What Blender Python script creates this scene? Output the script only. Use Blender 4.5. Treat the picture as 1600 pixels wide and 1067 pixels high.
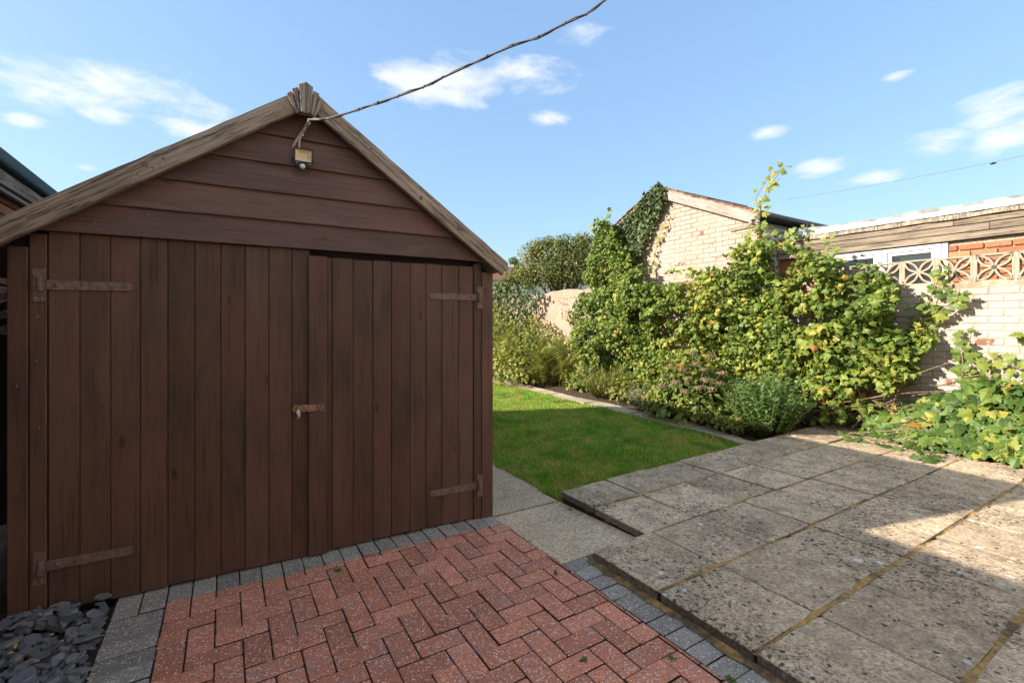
import bpy, bmesh, math, random
import numpy as np
from mathutils import Vector, Matrix

random.seed(7)
RNG = np.random.default_rng(11)
for o in list(bpy.data.objects):
    bpy.data.objects.remove(o)
SC = bpy.context.scene
COL = SC.collection
R = math.radians

# ------------------------------------------------------------------ camera
FPX, CAMH, CX, CY = 730.0, 1.33, 800.0, 505.0        # photograph: 1600 px wide
cd = bpy.data.cameras.new('camera')
cam = bpy.data.objects.new('camera', cd)
COL.objects.link(cam)
cam.location = (0, 0, CAMH)
cam.rotation_euler = (R(90), 0, 0)
cd.sensor_width = 36
cd.lens = 36 * FPX / 1600
cd.shift_y = -28.5 / 1600
cd.clip_start = 0.05
cd.clip_end = 2000
SC.camera = cam

# ------------------------------------------------------------------ light
SUN_TRAVEL = Vector((0.984, 0.179, 0)).normalized()    # horizontal direction the light travels
SUN_EL = R(25.7)
SUN_STRENGTH = 2.45
SKY_STRENGTH = 0.12
EXPOSURE = 2.05
sd = bpy.data.lights.new('sun', 'SUN')
sd.energy = SUN_STRENGTH
sd.angle = R(0.5)
sd.color = (1.0, 0.93, 0.82)
sun = bpy.data.objects.new('sun', sd)
COL.objects.link(sun)
sun.location = (-20, -4, 12)
trav = SUN_TRAVEL * math.cos(SUN_EL) + Vector((0, 0, -math.sin(SUN_EL)))
sun.rotation_euler = trav.to_track_quat('-Z', 'Y').to_euler()
SUN_AZ = math.atan2(-SUN_TRAVEL.x, -SUN_TRAVEL.y)       # clockwise from +Y

W = bpy.data.worlds.new('World')
SC.world = W
W.use_nodes = True
wn, wl = W.node_tree.nodes, W.node_tree.links
wn.clear()


def wnode(t, **k):
    n = wn.new(t)
    for a, b in k.items():
        setattr(n, a, b)
    return n


def wmath(op, a, b=None, clamp=False):
    n = wnode('ShaderNodeMath', operation=op, use_clamp=clamp)
    for i, v in enumerate((a, b)):
        if v is None:
            continue
        if isinstance(v, (int, float)):
            n.inputs[i].default_value = v
        else:
            wl.new(v, n.inputs[i])
    return n.outputs[0]


sky = wnode('ShaderNodeTexSky', sky_type='NISHITA', sun_disc=False)
sky.sun_elevation = SUN_EL
sky.sun_rotation = SUN_AZ
sky.air_density = 1.0
sky.dust_density = 0.6
sky.ozone_density = 1.6
tc = wnode('ShaderNodeTexCoord')
sep = wnode('ShaderNodeSeparateXYZ')
wl.new(tc.outputs['Generated'], sep.inputs[0])
az = wmath('ARCTAN2', sep.outputs[0], sep.outputs[1])
el = wmath('ARCSINE', sep.outputs[2])
azel = wnode('ShaderNodeCombineXYZ')
wl.new(az, azel.inputs[0])
wl.new(el, azel.inputs[1])
CLOUDS = [(60, 130, 150, 44), (225, 140, 150, 46), (35, 188, 46, 16), (165, 182, 70, 20), (290, 202, 95, 24),
          (650, 128, 90, 40), (730, 122, 110, 42), (825, 124, 85, 34), (690, 150, 95, 24), (915, 52, 52, 20),
          (870, 184, 50, 17), (1200, 208, 40, 12), (1280, 260, 60, 17), (1400, 120, 34, 10),
          (1465, 226, 80, 28), (1560, 222, 95, 32), (1565, 170, 100, 38), (1370, 278, 65, 15), (135, 262, 28, 9),
          (1640, 190, 80, 46), (-60, 120, 100, 46)]
acc = None
for (x, y, w, h) in CLOUDS:
    d = Vector(((x - CX) / FPX, 1, (CY - y) / FPX))
    k = d.length
    a0, e0 = math.atan2(d.x, d.y), math.asin(d.z / k)
    sx = w / FPX / (1 + (d.x) ** 2)
    sy = h / FPX / k
    v1 = wnode('ShaderNodeVectorMath', operation='SUBTRACT')
    wl.new(azel.outputs[0], v1.inputs[0])
    v1.inputs[1].default_value = (a0, e0, 0)
    v2 = wnode('ShaderNodeVectorMath', operation='MULTIPLY')
    wl.new(v1.outputs[0], v2.inputs[0])
    v2.inputs[1].default_value = (1 / sx, 1 / sy, 0)
    v3 = wnode('ShaderNodeVectorMath', operation='LENGTH')
    wl.new(v2.outputs[0], v3.inputs[0])
    mr = wnode('ShaderNodeMapRange', interpolation_type='SMOOTHSTEP')
    wl.new(v3.outputs['Value'], mr.inputs[0])
    mr.inputs[1].default_value = 1.55
    mr.inputs[2].default_value = 0.0
    acc = mr.outputs[0] if acc is None else wmath('MAXIMUM', acc, mr.outputs[0])
# white clouds added over the unseen rest of the dome for neutral fill light
gm = wnode('ShaderNodeMapping')
gm.inputs['Scale'].default_value = (1.6, 1.6, 5.0)
wl.new(tc.outputs['Generated'], gm.inputs[0])
gn = wnode('ShaderNodeTexNoise')
gn.inputs['Scale'].default_value = 2.2
gn.inputs['Detail'].default_value = 3
wl.new(gm.outputs[0], gn.inputs[0])
gr = wnode('ShaderNodeMapRange', interpolation_type='SMOOTHSTEP')
wl.new(gn.outputs[0], gr.inputs[0])
gr.inputs[1].default_value = 0.42
gr.inputs[2].default_value = 0.58
rest = wnode('ShaderNodeMapRange', interpolation_type='SMOOTHSTEP')
wl.new(wmath('ABSOLUTE', az), rest.inputs[0])
rest.inputs[1].default_value = R(52)
rest.inputs[2].default_value = R(64)
acc = wmath('MAXIMUM', acc, wmath('MULTIPLY', gr.outputs[0], rest.outputs[0]))
nm = wnode('ShaderNodeMapping')
nm.inputs['Scale'].default_value = (1.0, 1.0, 2.6)
wl.new(tc.outputs['Generated'], nm.inputs[0])
cn = wnode('ShaderNodeTexNoise')
cn.inputs['Scale'].default_value = 9
cn.inputs['Detail'].default_value = 10
cn.inputs['Roughness'].default_value = 0.62
cn.inputs['Distortion'].default_value = 0.35
wl.new(nm.outputs[0], cn.inputs[0])
dens = wmath('MULTIPLY', wmath('ADD', acc, wmath('MULTIPLY', wmath('ADD', cn.outputs[0], -0.5), 2.5)), wmath('MINIMUM', wmath('MULTIPLY', acc, 3.0), 1.0))
dm = wnode('ShaderNodeMapRange', interpolation_type='SMOOTHSTEP')
wl.new(dens, dm.inputs[0])
dm.inputs[1].default_value = 0.30
dm.inputs[2].default_value = 1.25
dm.inputs[4].default_value = 0.74
mixc = wnode('ShaderNodeMix', data_type='RGBA')
skyk = wnode('ShaderNodeMix', data_type='RGBA', blend_type='MULTIPLY')
skyk.inputs[0].default_value = 1
SKY_TINT = (0.96, 0.985, 0.95, 1)
skyk.inputs[7].default_value = SKY_TINT
# even out the bright horizon against the zenith, the same all round the dome
bw = wnode('ShaderNodeRGBToBW')
wl.new(sky.outputs[0], bw.inputs[0])
gain = wmath('MULTIPLY', wmath('POWER', wmath('MULTIPLY', bw.outputs[0], 0.3766), -0.55), 0.535)
flat = wnode('ShaderNodeVectorMath', operation='SCALE')
wl.new(sky.outputs[0], flat.inputs[0])
wl.new(gain, flat.inputs['Scale'])
wl.new(flat.outputs[0], skyk.inputs[6])
wl.new(dm.outputs[0], mixc.inputs[0])
wl.new(skyk.outputs[2], mixc.inputs[6])
mixc.inputs[7].default_value = (2.4, 2.36, 2.30, 1)
bg = wnode('ShaderNodeBackground')
wl.new(mixc.outputs[2], bg.inputs[0])
bg.inputs[1].default_value = SKY_STRENGTH
wo = wnode('ShaderNodeOutputWorld')
wl.new(bg.outputs[0], wo.inputs[0])
SC.view_settings.view_transform = 'Standard'
SC.view_settings.look = 'None'
SC.view_settings.gamma = 1
SC.view_settings.use_curve_mapping = False
SC.view_settings.exposure = EXPOSURE
SC.render.engine = 'CYCLES'
SC.cycles.max_bounces = 6
SC.cycles.diffuse_bounces = 4
SC.cycles.glossy_bounces = 2
SC.cycles.transmission_bounces = 3
SC.cycles.use_denoising = True

# ------------------------------------------------------------------ frames
P1 = Vector((0.85141, 0.52450))                        # patio / boundary wall directions
P2 = Vector((-0.52450, 0.85141))
PANG = math.atan2(P1.y, P1.x)
S1 = Vector((0.87193, 0.48962))                        # shed front direction
S2 = Vector((-0.48962, 0.87193))
SANG = math.atan2(S1.y, S1.x)
SC0 = Vector((-0.133, 3.236))                          # right front foot of the shed


def PF(p, q, z=0.0):
    v = P1 * p + P2 * q
    return Vector((v.x, v.y, z))


def SF(s, t, z=0.0):
    v = SC0 + S1 * s + S2 * t
    return Vector((v.x, v.y, z))


def at(x, y, p0):
    """point of the photograph on the upright plane p = p0 -> (q, z)"""
    rx, rz = (x - CX) / FPX, (CY - y) / FPX
    t = p0 / (P1.x * rx + P1.y)
    return t * (P2.x * rx + P2.y), CAMH + rz * t


# ------------------------------------------------------------------ materials
MATS = {}


class NT:
    def __init__(s, name, rough=0.8, spec=0.3):
        m = bpy.data.materials.new(name)
        m.use_nodes = True
        s.m, s.n, s.l = m, m.node_tree.nodes, m.node_tree.links
        s.b = s.n['Principled BSDF']
        s.b.inputs['Roughness'].default_value = rough
        s.b.inputs['Specular IOR Level'].default_value = spec
        s.out = s.n['Material Output']
        MATS[name] = m

    def node(s, t, **k):
        n = s.n.new(t)
        for a, b in k.items():
            setattr(n, a, b)
        return n

    def put(s, sock, v):
        if isinstance(v, bpy.types.NodeSocket):
            s.l.new(v, sock)
        else:
            if isinstance(v, tuple) and len(v) == 3 and sock.type == 'RGBA':
                v = v + (1,)
            sock.default_value = v

    def pos(s):
        return s.node('ShaderNodeNewGeometry').outputs['Position']

    def obj(s):
        return s.node('ShaderNodeTexCoord').outputs['Object']

    def rand(s):
        return s.node('ShaderNodeObjectInfo').outputs['Random']

    def attr(s, name):
        return s.node('ShaderNodeAttribute', attribute_name=name).outputs['Fac']

    def math(s, op, a, b=0.0, clamp=False):
        n = s.node('ShaderNodeMath', operation=op, use_clamp=clamp)
        s.put(n.inputs[0], a)
        s.put(n.inputs[1], b)
        return n.outputs[0]

    def mapping(s, v, scale=(1, 1, 1), rot=(0, 0, 0), loc=(0, 0, 0)):
        n = s.node('ShaderNodeMapping')
        s.l.new(v, n.inputs[0])
        s.put(n.inputs['Scale'], scale)
        s.put(n.inputs['Rotation'], rot)
        s.put(n.inputs['Location'], loc)
        return n.outputs[0]

    def shift(s, v, k=37.0):
        """offset a vector by the object's random number so copies differ"""
        n = s.node('ShaderNodeVectorMath', operation='ADD')
        s.l.new(v, n.inputs[0])
        c = s.node('ShaderNodeCombineXYZ')
        r = s.math('MULTIPLY', s.rand(), k)
        for i in range(3):
            s.l.new(r, c.inputs[i])
        s.l.new(c.outputs[0], n.inputs[1])
        return n.outputs[0]

    def noise(s, v, scale, detail=4, rough=0.55, dist=0.0):
        n = s.node('ShaderNodeTexNoise')
        s.l.new(v, n.inputs['Vector'])
        s.put(n.inputs['Scale'], float(scale))
        s.put(n.inputs['Detail'], float(detail))
        s.put(n.inputs['Roughness'], rough)
        s.put(n.inputs['Distortion'], dist)
        return n.outputs['Fac']

    def voro(s, v, scale, feature='F1', out='Distance', rnd=1.0):
        n = s.node('ShaderNodeTexVoronoi', feature=feature)
        s.l.new(v, n.inputs['Vector'])
        s.put(n.inputs['Scale'], float(scale))
        s.put(n.inputs['Randomness'], rnd)
        return n.outputs[out]

    def step(s, v, a, b, lo=0.0, hi=1.0):
        n = s.node('ShaderNodeMapRange', interpolation_type='SMOOTHSTEP')
        s.put(n.inputs[0], v)
        for i, x in enumerate((a, b, lo, hi)):
            s.put(n.inputs[i + 1], float(x))
        return n.outputs[0]

    def mix(s, f, a, b, mode='MIX'):
        n = s.node('ShaderNodeMix', data_type='RGBA', blend_type=mode)
        s.put(n.inputs[0], f)
        s.put(n.inputs[6], a)
        s.put(n.inputs[7], b)
        return n.outputs[2]

    def ramp(s, f, stops, interp='LINEAR'):
        n = s.node('ShaderNodeValToRGB')
        n.color_ramp.interpolation = interp
        e = n.color_ramp.elements
        while len(e) < len(stops):
            e.new(0.5)
        for i, (p, c) in enumerate(stops):
            e[i].position = p
            e[i].color = tuple(c) + (1,)
        s.put(n.inputs[0], f)
        return n.outputs[0]

    def scale(s, c, k):
        """multiply a colour by a scalar socket"""
        n = s.node('ShaderNodeVectorMath', operation='SCALE')
        s.put(n.inputs[0], c)
        s.put(n.inputs['Scale'], k)
        return n.outputs[0]

    def bump(s, h, strength=0.4, dist=0.01):
        n = s.node('ShaderNodeBump')
        s.put(n.inputs['Strength'], strength)
        s.put(n.inputs['Distance'], dist)
        s.l.new(h, n.inputs['Height'])
        s.l.new(n.outputs[0], s.b.inputs['Normal'])

    def color(s, c):
        s.put(s.b.inputs['Base Color'], c)
        return s


def simple(name, col, rough=0.7, spec=0.3, var=0.25, sc=20, metal=0.0, bump=0.15):
    t = NT(name, rough, spec)
    n = t.noise(t.pos(), sc, 5)
    t.color(t.scale(t.mix(0, col, col), t.step(n, 0.25, 0.75, 1 - var, 1 + var)))
    t.b.inputs['Metallic'].default_value = metal
    if bump:
        t.bump(n, bump, 0.004)
    return t.m


def wood(name, a, b, dark, axis=2, fine=90, knots=0.6, rough=0.6, bump=0.3, dist=0.002, tint=None, grain=0.75, crack=0.0):
    """grain runs along the object axis"""
    t = NT(name, rough, 0.22)
    v = t.shift(t.obj(), 23.0)
    sc = [1.0, 1.0, 1.0]
    sc[axis] = 0.035
    sc2 = [1.0, 1.0, 1.0]
    sc2[axis] = 0.22
    g1 = t.noise(t.mapping(v, tuple(sc)), fine, 5, 0.65)
    g2 = t.noise(t.mapping(v, tuple(sc2)), 9, 4, 0.6, 0.6)
    g3 = t.noise(v, 1.6, 3)
    c = t.mix(t.step(g2, 0.3, 0.7), a, b)
    if tint:
        c = t.mix(t.step(g3, 0.42, 0.66), c, tint)
    # knots with rings
    kv = t.voro(t.mapping(v, (6.5, 0.2, 2.6) if axis == 2 else (2.4, 0.2, 7.0)), 1.0)
    kk = t.step(kv, 0.03, 0.12, 1.0, 0.0)
    rings = t.math('MULTIPLY', t.step(kv, 0.1, 0.34, 1, 0), t.step(t.math('SINE', t.math('MULTIPLY', kv, 130.0)), -0.2, 1.0))
    c = t.mix(t.step(g1, 0.48, 0.75, 0, grain), c, dark)
    halo = t.math('MULTIPLY', t.step(kv, 0.10, 0.30, 1, 0), t.step(t.noise(v, 3.1, 2), 0.45, 0.6, 0.1, 0.8))
    c = t.mix(t.math('MULTIPLY', halo, 0.55 * knots), c, (min(1, a[0] * 1.55), a[1] * 1.25, a[2] * 1.05))
    c = t.mix(t.math('MULTIPLY', kk, knots), c, dark)
    c = t.mix(t.math('MULTIPLY', rings, knots * 0.5), c, dark)
    if crack:
        cr = t.noise(t.mapping(v, tuple(x if i != axis else 0.03 for i, x in enumerate((1.0, 1.0, 1.0)))), 42, 4, 0.65)
        cf = t.step(t.math('ABSOLUTE', t.math('SUBTRACT', cr, 0.5)), 0.0, 0.035, crack, 0.0)
        c = t.mix(cf, c, tuple(x * 0.6 for x in dark))
        g1 = t.math('SUBTRACT', g1, cf)
    c = t.mix(t.math('MULTIPLY', t.step(t.noise(t.mapping(v, tuple(sc2)), 3.0, 3), 0.5, 0.7), 0.35), c, tuple(min(1, x * 1.5) for x in a))
    c = t.scale(c, t.step(t.rand(), 0, 1, 0.88, 1.12))
    t.color(c)
    h = t.math('ADD', t.math('MULTIPLY', g1, 0.6), t.math('MULTIPLY', kv, 0.3))
    t.bump(h, bump, dist)
    t.put(t.b.inputs['Roughness'], t.step(g2, 0.3, 0.7, rough - 0.08, rough + 0.12))
    return t.m


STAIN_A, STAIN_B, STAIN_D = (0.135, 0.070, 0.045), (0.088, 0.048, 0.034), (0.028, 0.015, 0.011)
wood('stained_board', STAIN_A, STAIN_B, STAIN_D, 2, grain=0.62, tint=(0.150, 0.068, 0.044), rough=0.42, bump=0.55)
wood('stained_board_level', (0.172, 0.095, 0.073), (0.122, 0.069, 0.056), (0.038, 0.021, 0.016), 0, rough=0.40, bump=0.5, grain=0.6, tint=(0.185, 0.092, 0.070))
wood('weathered_board', (0.45, 0.335, 0.24), (0.32, 0.235, 0.165), (0.10, 0.068, 0.046), 0, fine=130, knots=0.9, rough=0.85, bump=0.8, dist=0.004, crack=0.8, grain=0.9,
     tint=(0.40, 0.30, 0.22))
wood('weathered_grey', (0.40, 0.32, 0.25), (0.30, 0.24, 0.19), (0.09, 0.066, 0.05), 2, fine=60, knots=0.1, rough=0.9, bump=0.8, dist=0.004, crack=0.9, grain=0.9)
wood('clad_board', (0.30, 0.235, 0.17), (0.21, 0.16, 0.115), (0.07, 0.048, 0.036), 0, fine=50, knots=0.9, rough=0.9, bump=0.7, dist=0.004,
     tint=(0.25, 0.20, 0.155), crack=0.85, grain=0.85)
wood('white_barge', (0.46, 0.41, 0.36), (0.38, 0.32, 0.27), (0.18, 0.10, 0.065), 0, fine=45, knots=0.6, rough=0.8, bump=0.4, dist=0.003, crack=0.5)
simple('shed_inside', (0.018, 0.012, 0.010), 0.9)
simple('roof_felt', (0.065, 0.068, 0.07), 0.95, sc=120, bump=0.6)
simple('green_felt', (0.10, 0.135, 0.14), 0.95, sc=160, var=0.5, bump=0.9)
simple('rusty_iron', (0.20, 0.118, 0.09), 0.62, 0.4, 0.35, 45, 0.1)
simple('bare_rust', (0.30, 0.16, 0.09), 0.7, 0.4, 0.5, 60, 0.3)
simple('nail_metal', (0.34, 0.29, 0.24), 0.5, 0.5, 0.3, 60, 0.5)
simple('black_plastic', (0.02, 0.021, 0.023), 0.38, 0.5, 0.1)
simple('reflector', (0.78, 0.55, 0.34), 0.4, 0.5, 0.1)
simple('led', (0.85, 0.62, 0.25), 0.4, 0.5, 0.1)
simple('lens_white', (0.75, 0.75, 0.75), 0.2, 0.5, 0.05)
simple('cable_grey', (0.10, 0.09, 0.08), 0.6, 0.4, 0.4, 40)
simple('cable_cream', (0.52, 0.43, 0.33), 0.55, 0.4, 0.2, 40)
simple('string_white', (0.75, 0.68, 0.6), 0.8, 0.2, 0.2)
simple('gutter_black', (0.025, 0.026, 0.03), 0.28, 0.5, 0.2, 12, bump=0)
simple('upvc', (0.62, 0.62, 0.62), 0.3, 0.5, 0.04, 8, bump=0)
simple('flashing', (0.48, 0.49, 0.51), 0.5, 0.5, 0.15, 7)
simple('mortar_pale', (0.40, 0.33, 0.25), 0.95, 0.2, 0.35, 40, bump=0.6)
simple('stone_pot', (0.22, 0.24, 0.25), 0.8)
simple('black_timber', (0.014, 0.014, 0.014), 0.8)
simple('soil', (0.075, 0.052, 0.036), 0.98, 0.1, 0.5, 35, bump=0.9)
simple('bark', (0.26, 0.18, 0.11), 0.9, 0.2, 0.45, 60, bump=0.6)
simple('green_stem', (0.17, 0.16, 0.05), 0.7, 0.3, 0.4, 30)
simple('house_render', (0.86, 0.80, 0.70), 0.85, 0.2, 0.12, 6)
simple('ivory_render', (0.62, 0.56, 0.50), 0.9, 0.2, 0.2, 9, bump=0.5)
simple('felt_grey', (0.27, 0.27, 0.255), 0.9, 0.2, 0.35, 9, bump=0.6)
simple('roof_tile_red', (0.20, 0.105, 0.07), 0.85, 0.2, 0.4, 18, bump=0.5)
simple('dry_leaf_red', (0.28, 0.09, 0.04), 0.8, 0.2, 0.4, 30)
simple('dry_leaf_yellow', (0.62, 0.42, 0.06), 0.7, 0.2, 0.3, 60)
simple('dry_leaf_tan', (0.55, 0.33, 0.16), 0.7, 0.2, 0.4, 60)

t = NT('window_glass', 0.05, 0.5)
t.color((0.03, 0.04, 0.045))
t.b.inputs['Coat Weight'].default_value = 0.3

# red speckled pavers
def paver(name, base, alt, white, amount, per=0.30):
    t = NT(name, 0.9, 0.25)
    v = t.pos()
    n = t.noise(v, 14, 4)
    fine = t.noise(v, 190, 3, 0.7)
    c = t.mix(t.step(n, 0.3, 0.7), base, alt)
    c = t.scale(c, t.step(fine, 0.3, 0.7, 0.50, 1.55))
    c = t.scale(c, t.step(t.rand(), 0, 1, 1 - per, 1 + per * 0.8))
    c = t.mix(t.step(t.noise(v, 7, 5, 0.7), 0.5, 0.72, 0, 0.45), c, tuple(min(1, x * 0.5 + 0.22) for x in base))
    cell = t.voro(v, 115, out='Color')
    sx = t.node('ShaderNodeSeparateColor')
    t.l.new(cell, sx.inputs[0])
    d = t.voro(v, 115)
    wear = t.step(t.noise(v, 5.5, 3), 0.35, 0.7, 0.05, 0.0)
    chip = t.math('MULTIPLY', t.math('GREATER_THAN', sx.outputs[0], t.math('ADD', wear, 1 - amount)), t.step(d, 0.25, 0.5, 1, 0))
    c = t.mix(t.math('MULTIPLY', chip, 0.92), c, white)
    pit = t.math('MULTIPLY', t.math('LESS_THAN', sx.outputs[1], 0.22), t.step(d, 0.2, 0.5, 1, 0))
    c = t.mix(t.math('MULTIPLY', pit, 0.6), c, tuple(x * 0.25 for x in base))
    moss = t.step(t.noise(v, 3.1, 6, 0.7), 0.60, 0.78, 0, 0.55)
    c = t.mix(moss, c, (0.055, 0.045, 0.035))
    t.color(c)
    t.bump(t.math('ADD', fine, t.math('MULTIPLY', chip, 0.4)), 0.7, 0.003)
    return t.m


paver('red_paver', (0.64, 0.250, 0.150), (0.54, 0.200, 0.122), (0.95, 0.79, 0.64), 0.34, 0.2)
paver('charcoal_paver', (0.35, 0.305, 0.25), (0.28, 0.243, 0.205), (0.88, 0.78, 0.65), 0.32, 0.2)
t = NT('joint_sand', 0.98, 0.1)
v = t.pos()
c = t.mix(t.step(t.noise(v, 5.5, 5, 0.7), 0.56, 0.68), (0.060, 0.045, 0.034), (0.40, 0.31, 0.23))
c = t.mix(t.step(t.noise(v, 3.7, 5, 0.7), 0.56, 0.70), c, (0.07, 0.085, 0.03))
t.color(t.scale(c, t.step(t.noise(v, 90, 3), 0.3, 0.7, 0.6, 1.3)))
t.bump(t.noise(v, 120, 3), 0.8, 0.004)

# weathered patio slab
def slab(name, a, b, lichen=1.0):
    t = NT(name, 0.92, 0.25)
    v = t.pos()
    n1 = t.noise(v, 2.6, 5, 0.6)
    n2 = t.noise(v, 60, 4, 0.7)
    n3 = t.noise(v, 9, 5, 0.65)
    c = t.mix(t.step(n1, 0.3, 0.7), a, b)
    c = t.scale(c, t.step(n2, 0.3, 0.7, 0.55, 1.42))
    c = t.scale(c, t.step(t.rand(), 0, 1, 0.84, 1.14))
    c = t.mix(t.step(t.math('ADD', n3, t.math('MULTIPLY', t.math('SUBTRACT', n2, 0.5), 0.35)), 0.46, 0.66, 0, 0.42 * lichen), c, (0.13, 0.100, 0.070))
    c = t.mix(t.step(t.noise(v, 4.2, 6, 0.7), 0.56, 0.72, 0, 0.32 * lichen), c, (0.10, 0.078, 0.055))
    wob = t.node('ShaderNodeVectorMath', operation='ADD')
    t.l.new(v, wob.inputs[0])
    nz = t.node('ShaderNodeTexNoise')
    nz.inputs['Scale'].default_value = 38
    t.l.new(v, nz.inputs['Vector'])
    sc = t.node('ShaderNodeVectorMath', operation='SCALE')
    t.l.new(nz.outputs['Color'], sc.inputs[0])
    sc.inputs['Scale'].default_value = 0.026
    t.l.new(sc.outputs[0], wob.inputs[1])
    wv = wob.outputs[0]
    area_ = t.step(t.noise(v, 1.7, 3), 0.38, 0.64)
    s1 = t.noise(v, 34, 5, 0.72)
    s2 = t.noise(v, 85, 4, 0.7)
    thr = t.math('SUBTRACT', 0.645, t.math('MULTIPLY', area_, 0.085))
    black = t.math('MULTIPLY', t.math('GREATER_THAN', s1, thr), 0.85 * lichen)
    c = t.mix(black, c, (0.032, 0.029, 0.024))
    thr2 = t.math('SUBTRACT', 0.635, t.math('MULTIPLY', area_, 0.07))
    c = t.mix(t.math('MULTIPLY', t.math('GREATER_THAN', s2, thr2), 0.7 * lichen), c, (0.05, 0.044, 0.036))
    c = t.mix(t.step(t.noise(v, 21, 6, 0.75), 0.58, 0.68, 0, 0.35 * lichen), c, (0.50, 0.44, 0.35))
    for scale_, thr, rad, col, amt in ((9, 0.78, 0.26, (0.70, 0.66, 0.60), 0.9), (19, 0.88, 0.36, (0.62, 0.58, 0.50), 0.8), (30, 0.72, 0.36, (0.03, 0.028, 0.023), 0.85)):
        d = t.voro(wv, scale_)
        cc = t.node('ShaderNodeSeparateColor')
        t.l.new(t.voro(wv, scale_, out='Color'), cc.inputs[0])
        f = t.math('MULTIPLY', t.math('MULTIPLY', t.math('GREATER_THAN', cc.outputs[0], thr), t.math('LESS_THAN', d, t.math('MULTIPLY', cc.outputs[1], rad))), amt * lichen)
        c = t.mix(f, c, col)
    t.color(c)
    t.bump(t.math('ADD', n2, t.math('MULTIPLY', n3, 0.8)), 0.55, 0.004)
    return t.m


slab('patio_slab', (0.66, 0.49, 0.315), (0.54, 0.395, 0.255))
slab('path_slab', (0.60, 0.45, 0.29), (0.52, 0.39, 0.255), 0.35)
slab('edging_stone', (0.56, 0.45, 0.33), (0.47, 0.37, 0.27), 0.3)
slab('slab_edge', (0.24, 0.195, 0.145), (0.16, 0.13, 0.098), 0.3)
t = NT('ochre_mortar', 0.95, 0.2)
v = t.pos()
t.color(t.scale(t.mix(t.step(t.noise(v, 3.5, 4, 0.7), 0.42, 0.62), (0.46, 0.275, 0.10), (0.17, 0.115, 0.068)), t.step(t.noise(v, 50, 3), 0.3, 0.7, 0.7, 1.3)))
t.bump(t.noise(v, 70, 4), 0.8, 0.006)


def brick_mat(name, cols, paint=None, chip=0.62):
    t = NT(name, 0.9, 0.2)
    v = t.pos()
    r = t.rand()
    c = t.ramp(r, cols)
    n = t.noise(v, 70, 4, 0.7)
    c = t.scale(c, t.step(n, 0.3, 0.7, 0.72, 1.28))
    if paint:
        pn = t.noise(v, 6.5, 6, 0.7)
        f = t.step(t.math('ADD', pn, t.math('MULTIPLY', t.step(r, 0.9, 0.97), 0.14)), chip, chip + 0.05, 1, 0)
        pc = t.mix(t.step(t.noise(v, 2.2, 3), 0.35, 0.65), paint[0], paint[1])
        pc = t.scale(pc, t.step(t.noise(v, 28, 4), 0.3, 0.7, 0.9, 1.08))
        c = t.mix(f, c, pc)
    t.color(c)
    t.bump(t.math('ADD', n, t.noise(v, 18, 3)), 0.5, 0.004)
    return t.m


REDS = [(0.0, (0.36, 0.13, 0.06)), (0.35, (0.42, 0.17, 0.08)), (0.6, (0.30, 0.11, 0.06)), (0.8, (0.46, 0.22, 0.11)), (1.0, (0.20, 0.10, 0.075))]
brick_mat('red_brick', REDS)
brick_mat('painted_brick', REDS, ((0.47, 0.40, 0.345), (0.43, 0.355, 0.295)), 0.65)
brick_mat('garage_brick', REDS, ((0.46, 0.365, 0.30), (0.41, 0.31, 0.245)), 0.63)
t = NT('painted_mortar', 0.95, 0.15)
v = t.pos()
t.color(t.mix(t.step(t.math('ADD', t.noise(v, 1.3, 3), t.math('MULTIPLY', t.math('SUBTRACT', t.noise(v, 16, 5, 0.7), 0.5), 0.7)), 0.40, 0.62), (0.42, 0.34, 0.275), (0.29, 0.215, 0.135)))
t.bump(t.noise(v, 60, 4), 0.6, 0.004)
t = NT('wall_render', 0.95, 0.15)
v = t.pos()
c = t.mix(t.step(t.noise(v, 2.3, 6, 0.65), 0.35, 0.65), (0.43, 0.315, 0.235), (0.34, 0.245, 0.18))
c = t.mix(t.step(t.noise(v, 5, 6, 0.7), 0.62, 0.7), c, (0.25, 0.13, 0.08))
t.color(c)
t.bump(t.noise(v, 25, 6, 0.7), 0.7, 0.012)
t = NT('screen_concrete', 0.95, 0.15)
v = t.pos()
c = t.mix(t.step(t.noise(v, 16, 5, 0.7), 0.35, 0.65), (0.40, 0.345, 0.26), (0.33, 0.275, 0.20))
c = t.mix(t.step(t.noise(v, 45, 5, 0.7), 0.60, 0.72, 0, 0.6), c, (0.13, 0.105, 0.075))
t.color(c)
t.bump(t.noise(v, 90, 4), 0.6, 0.004)

# slate
t = NT('slate', 0.55, 0.45)
c = t.ramp(t.attr('rnd'), [(0, (0.095, 0.098, 0.105)), (0.3, (0.20, 0.204, 0.215)), (0.55, (0.14, 0.132, 0.126)), (0.75, (0.27, 0.235, 0.215)),
                           (0.9, (0.24, 0.25, 0.285)), (1.0, (0.40, 0.31, 0.22))])
t.color(t.scale(c, t.step(t.noise(t.pos(), 55, 4), 0.3, 0.7, 0.8, 1.2)))
t.bump(t.noise(t.pos(), 60, 4), 0.35, 0.003)


def leaf_mat(name, stops, trans=0.3, rough=0.5, noise_sc=2.0, spec=0.35):
    t = NT(name, rough, spec)
    f = t.math('ADD', t.attr('rnd'), t.step(t.noise(t.pos(), noise_sc, 3), 0.3, 0.7, -0.16, 0.16), True)
    c = t.ramp(f, stops)
    t.color(c)
    tr = t.node('ShaderNodeBsdfTranslucent')
    t.l.new(t.mix(0.5, c, (0.30, 0.34, 0.04)), tr.inputs['Color'])
    mx = t.node('ShaderNodeMixShader')
    mx.inputs[0].default_value = trans
    t.l.new(t.b.outputs[0], mx.inputs[1])
    t.l.new(tr.outputs[0], mx.inputs[2])
    t.l.new(mx.outputs[0], t.out.inputs['Surface'])
    return t.m


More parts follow.
